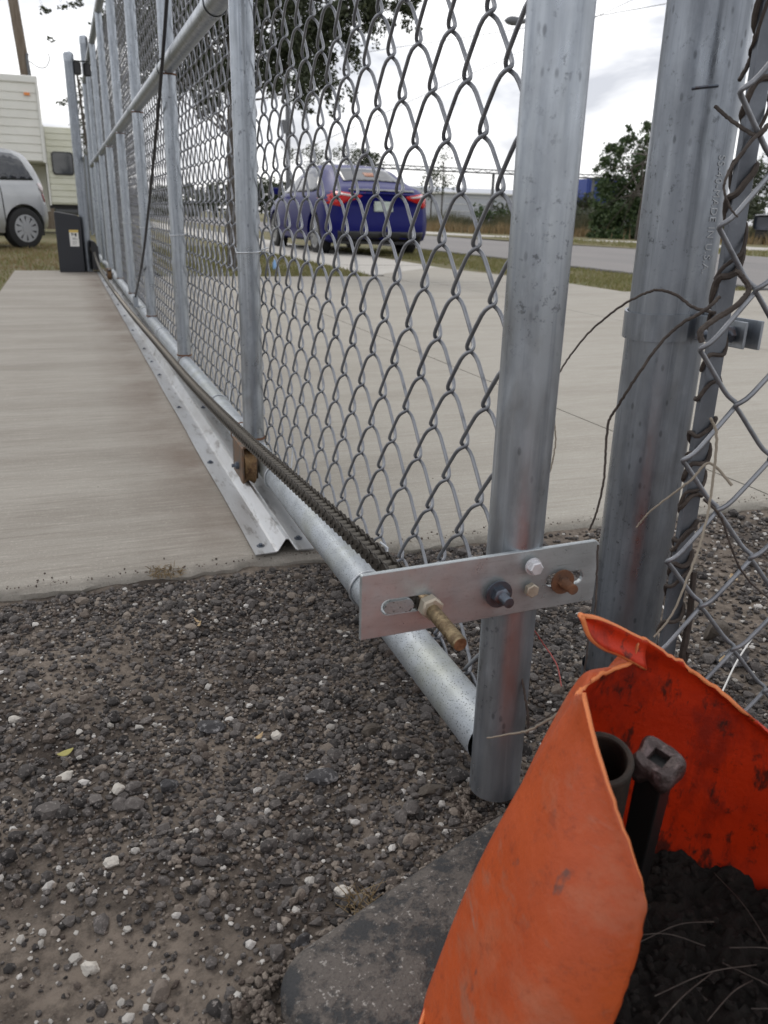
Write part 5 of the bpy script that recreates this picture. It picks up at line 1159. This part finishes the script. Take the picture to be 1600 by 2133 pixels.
def bush(u, v, d, r, asp, label, leaf=.09, dens=60, mat='leaf2', h=0, name='bush', cat='bush', nsub=5):
    cs = []
    for _ in range(nsub): cs.append(cl(u + rng.normal(0, r * .5), v + rng.normal(0, r * .35) * asp, d + rng.normal(0, .3), r * rng.uniform(.5, .8), asp))
    p = Wd(u, v, d); return tree(name, (p[0], p[1], -.05), [(p[0], p[1], max(.1, p[2] * .5)), (p[0], p[1], max(.2, p[2] * .95))], cs, label, cat, leaf, dens, mat, .05)
bush(900, 380, 42, 34, 1.0, 'small spindly tree just right of the blue car roof', .08, 26, 'leaf2', name='small_tree', cat='tree', nsub=6)
bush(925, 330, 42, 24, 1.0, 'wispy treetop above the pipe bridge', .07, 16, 'leaf2', name='small_tree', cat='tree')
bush(770, 335, 55, 34, .7, 'round grey green tree behind the car roof', .12, 34, 'leaf2', name='small_tree', cat='tree')
bush(670, 325, 58, 36, .9, 'thin pale tree left of the car roof', .11, 20, 'leaf2', name='small_tree', cat='tree')
bush(720, 320, 56, 24, 1.1, 'slim tree between the two paler ones behind the roof', .10, 20, 'leaf2', name='small_tree', cat='tree')
bush(1000, 445, 38, 20, .9, 'green bush in front of the warehouse wall', .08, 70, 'leaf3')
bush(1075, 445, 38, 26, .8, 'brown green bush hidden partly by the nearest upright', .08, 60, 'leaf3')
bush(1215, 425, 38, 30, .8, 'green scrub below the blue container', .08, 70, 'leaf2'); bush(1215, 455, 36, 26, .8, 'olive scrub between the upright and the dark tree', .08, 70, 'leaf2')
bush(1585, 375, 40, 40, 1.1, 'pale leafy tree at the right edge above the pickup', .11, 40, 'leaf2', name='small_tree', cat='tree', nsub=7)
bush(1440, 440, 36, 45, .9, 'green bush behind the thick post', .10, 60, 'leaf2'); bush(1545, 430, 38, 38, .6, 'low green bush behind the pickup', .10, 70, 'leaf2')
# far tree line and dry brush
def mass(name, cs, leaf, dens, mat): leaves(cs, leaf, dens).build(name, M[mat], kind='stuff')
cs = []
for u in range(-60, 1000, 16): 
    top = np.interp(u, [-60, 200, 340, 560, 700, 1000], [405, 398, 392, 372, 385, 400]); 
    for v in (top + 12, top + 26, top + 40, top + 54): cs.append(cl(u + rng.normal(0, 5), v + rng.normal(0, 4), 75 + rng.normal(0, 2), 15))
mass('distant_woods', cs, .20, 22, 'leaf2')
cs = []
for u in range(1020, 1720, 20):
    for v in (438, 452): cs.append(cl(u + rng.normal(0, 6), v + rng.normal(0, 4), 55, 15))
mass('distant_woods', cs, .16, 20, 'leaf2')
def brush(name, n, poly, h, mat, w=.02):
    t = rng.random(n); s_ = rng.normal(0, 1, n); P = np.array(poly, float); seg = np.linspace(0, 1, len(P))
    x = np.interp(t, seg, P[:, 0]) + s_ * 1.1; y = np.interp(t, seg, P[:, 1]) + np.abs(rng.normal(0, 1.5, n)); hh = h * (.5 + .5 * rng.random(n)) * (.75 + .35 * np.sin(x * 1.7) * np.cos(y * .9))
    a = rng.uniform(0, 6.28, n); lx, ly = rng.normal(0, .25, n) * hh, rng.normal(0, .25, n) * hh
    v = np.stack([np.stack([x - w * np.cos(a), y - w * np.sin(a), np.full(n, -.06)], 1), np.stack([x + w * np.cos(a), y + w * np.sin(a), np.full(n, -.06)], 1), np.stack([x + lx, y + ly, hh], 1)], 1).reshape(-1, 3)
    mb = MB(); mb.v = [v]; mb.n = len(v); mb.f = [(3 * i, 3 * i + 1, 3 * i + 2) for i in range(n)]; mb.build(name, M[mat], kind='stuff')
line = [(15.2, 48), (15.8, 38), (18.0, 32), (22.0, 27.5), (24, 20), (24, 8)]
brush('dry_brush', 12000, line, .55, 'dryblade'); brush('dry_brush', 17000, [(x + 1.5, y) for x, y in line], 1.0, 'brushg')
# litter
b_ = Gz(573, 562, 0); bt = empty('plastic_bottle', b_, 'small pale blue plastic bottle standing in the grass strip', 'bottle')
mb = MB(); mb.tube([b_ + [0, 0, z] for z in (0, .002, .07, .09, .10)], [.018, .022, .022, .012, .010], 14); mb.build('bottle_body', M['bottle'], bt, True)
mb = MB(); mb.tube([b_ + [0, 0, .1], b_ + [0, 0, .112]], .011, 10); mb.build('bottle_cap', M['white'], bt, True)
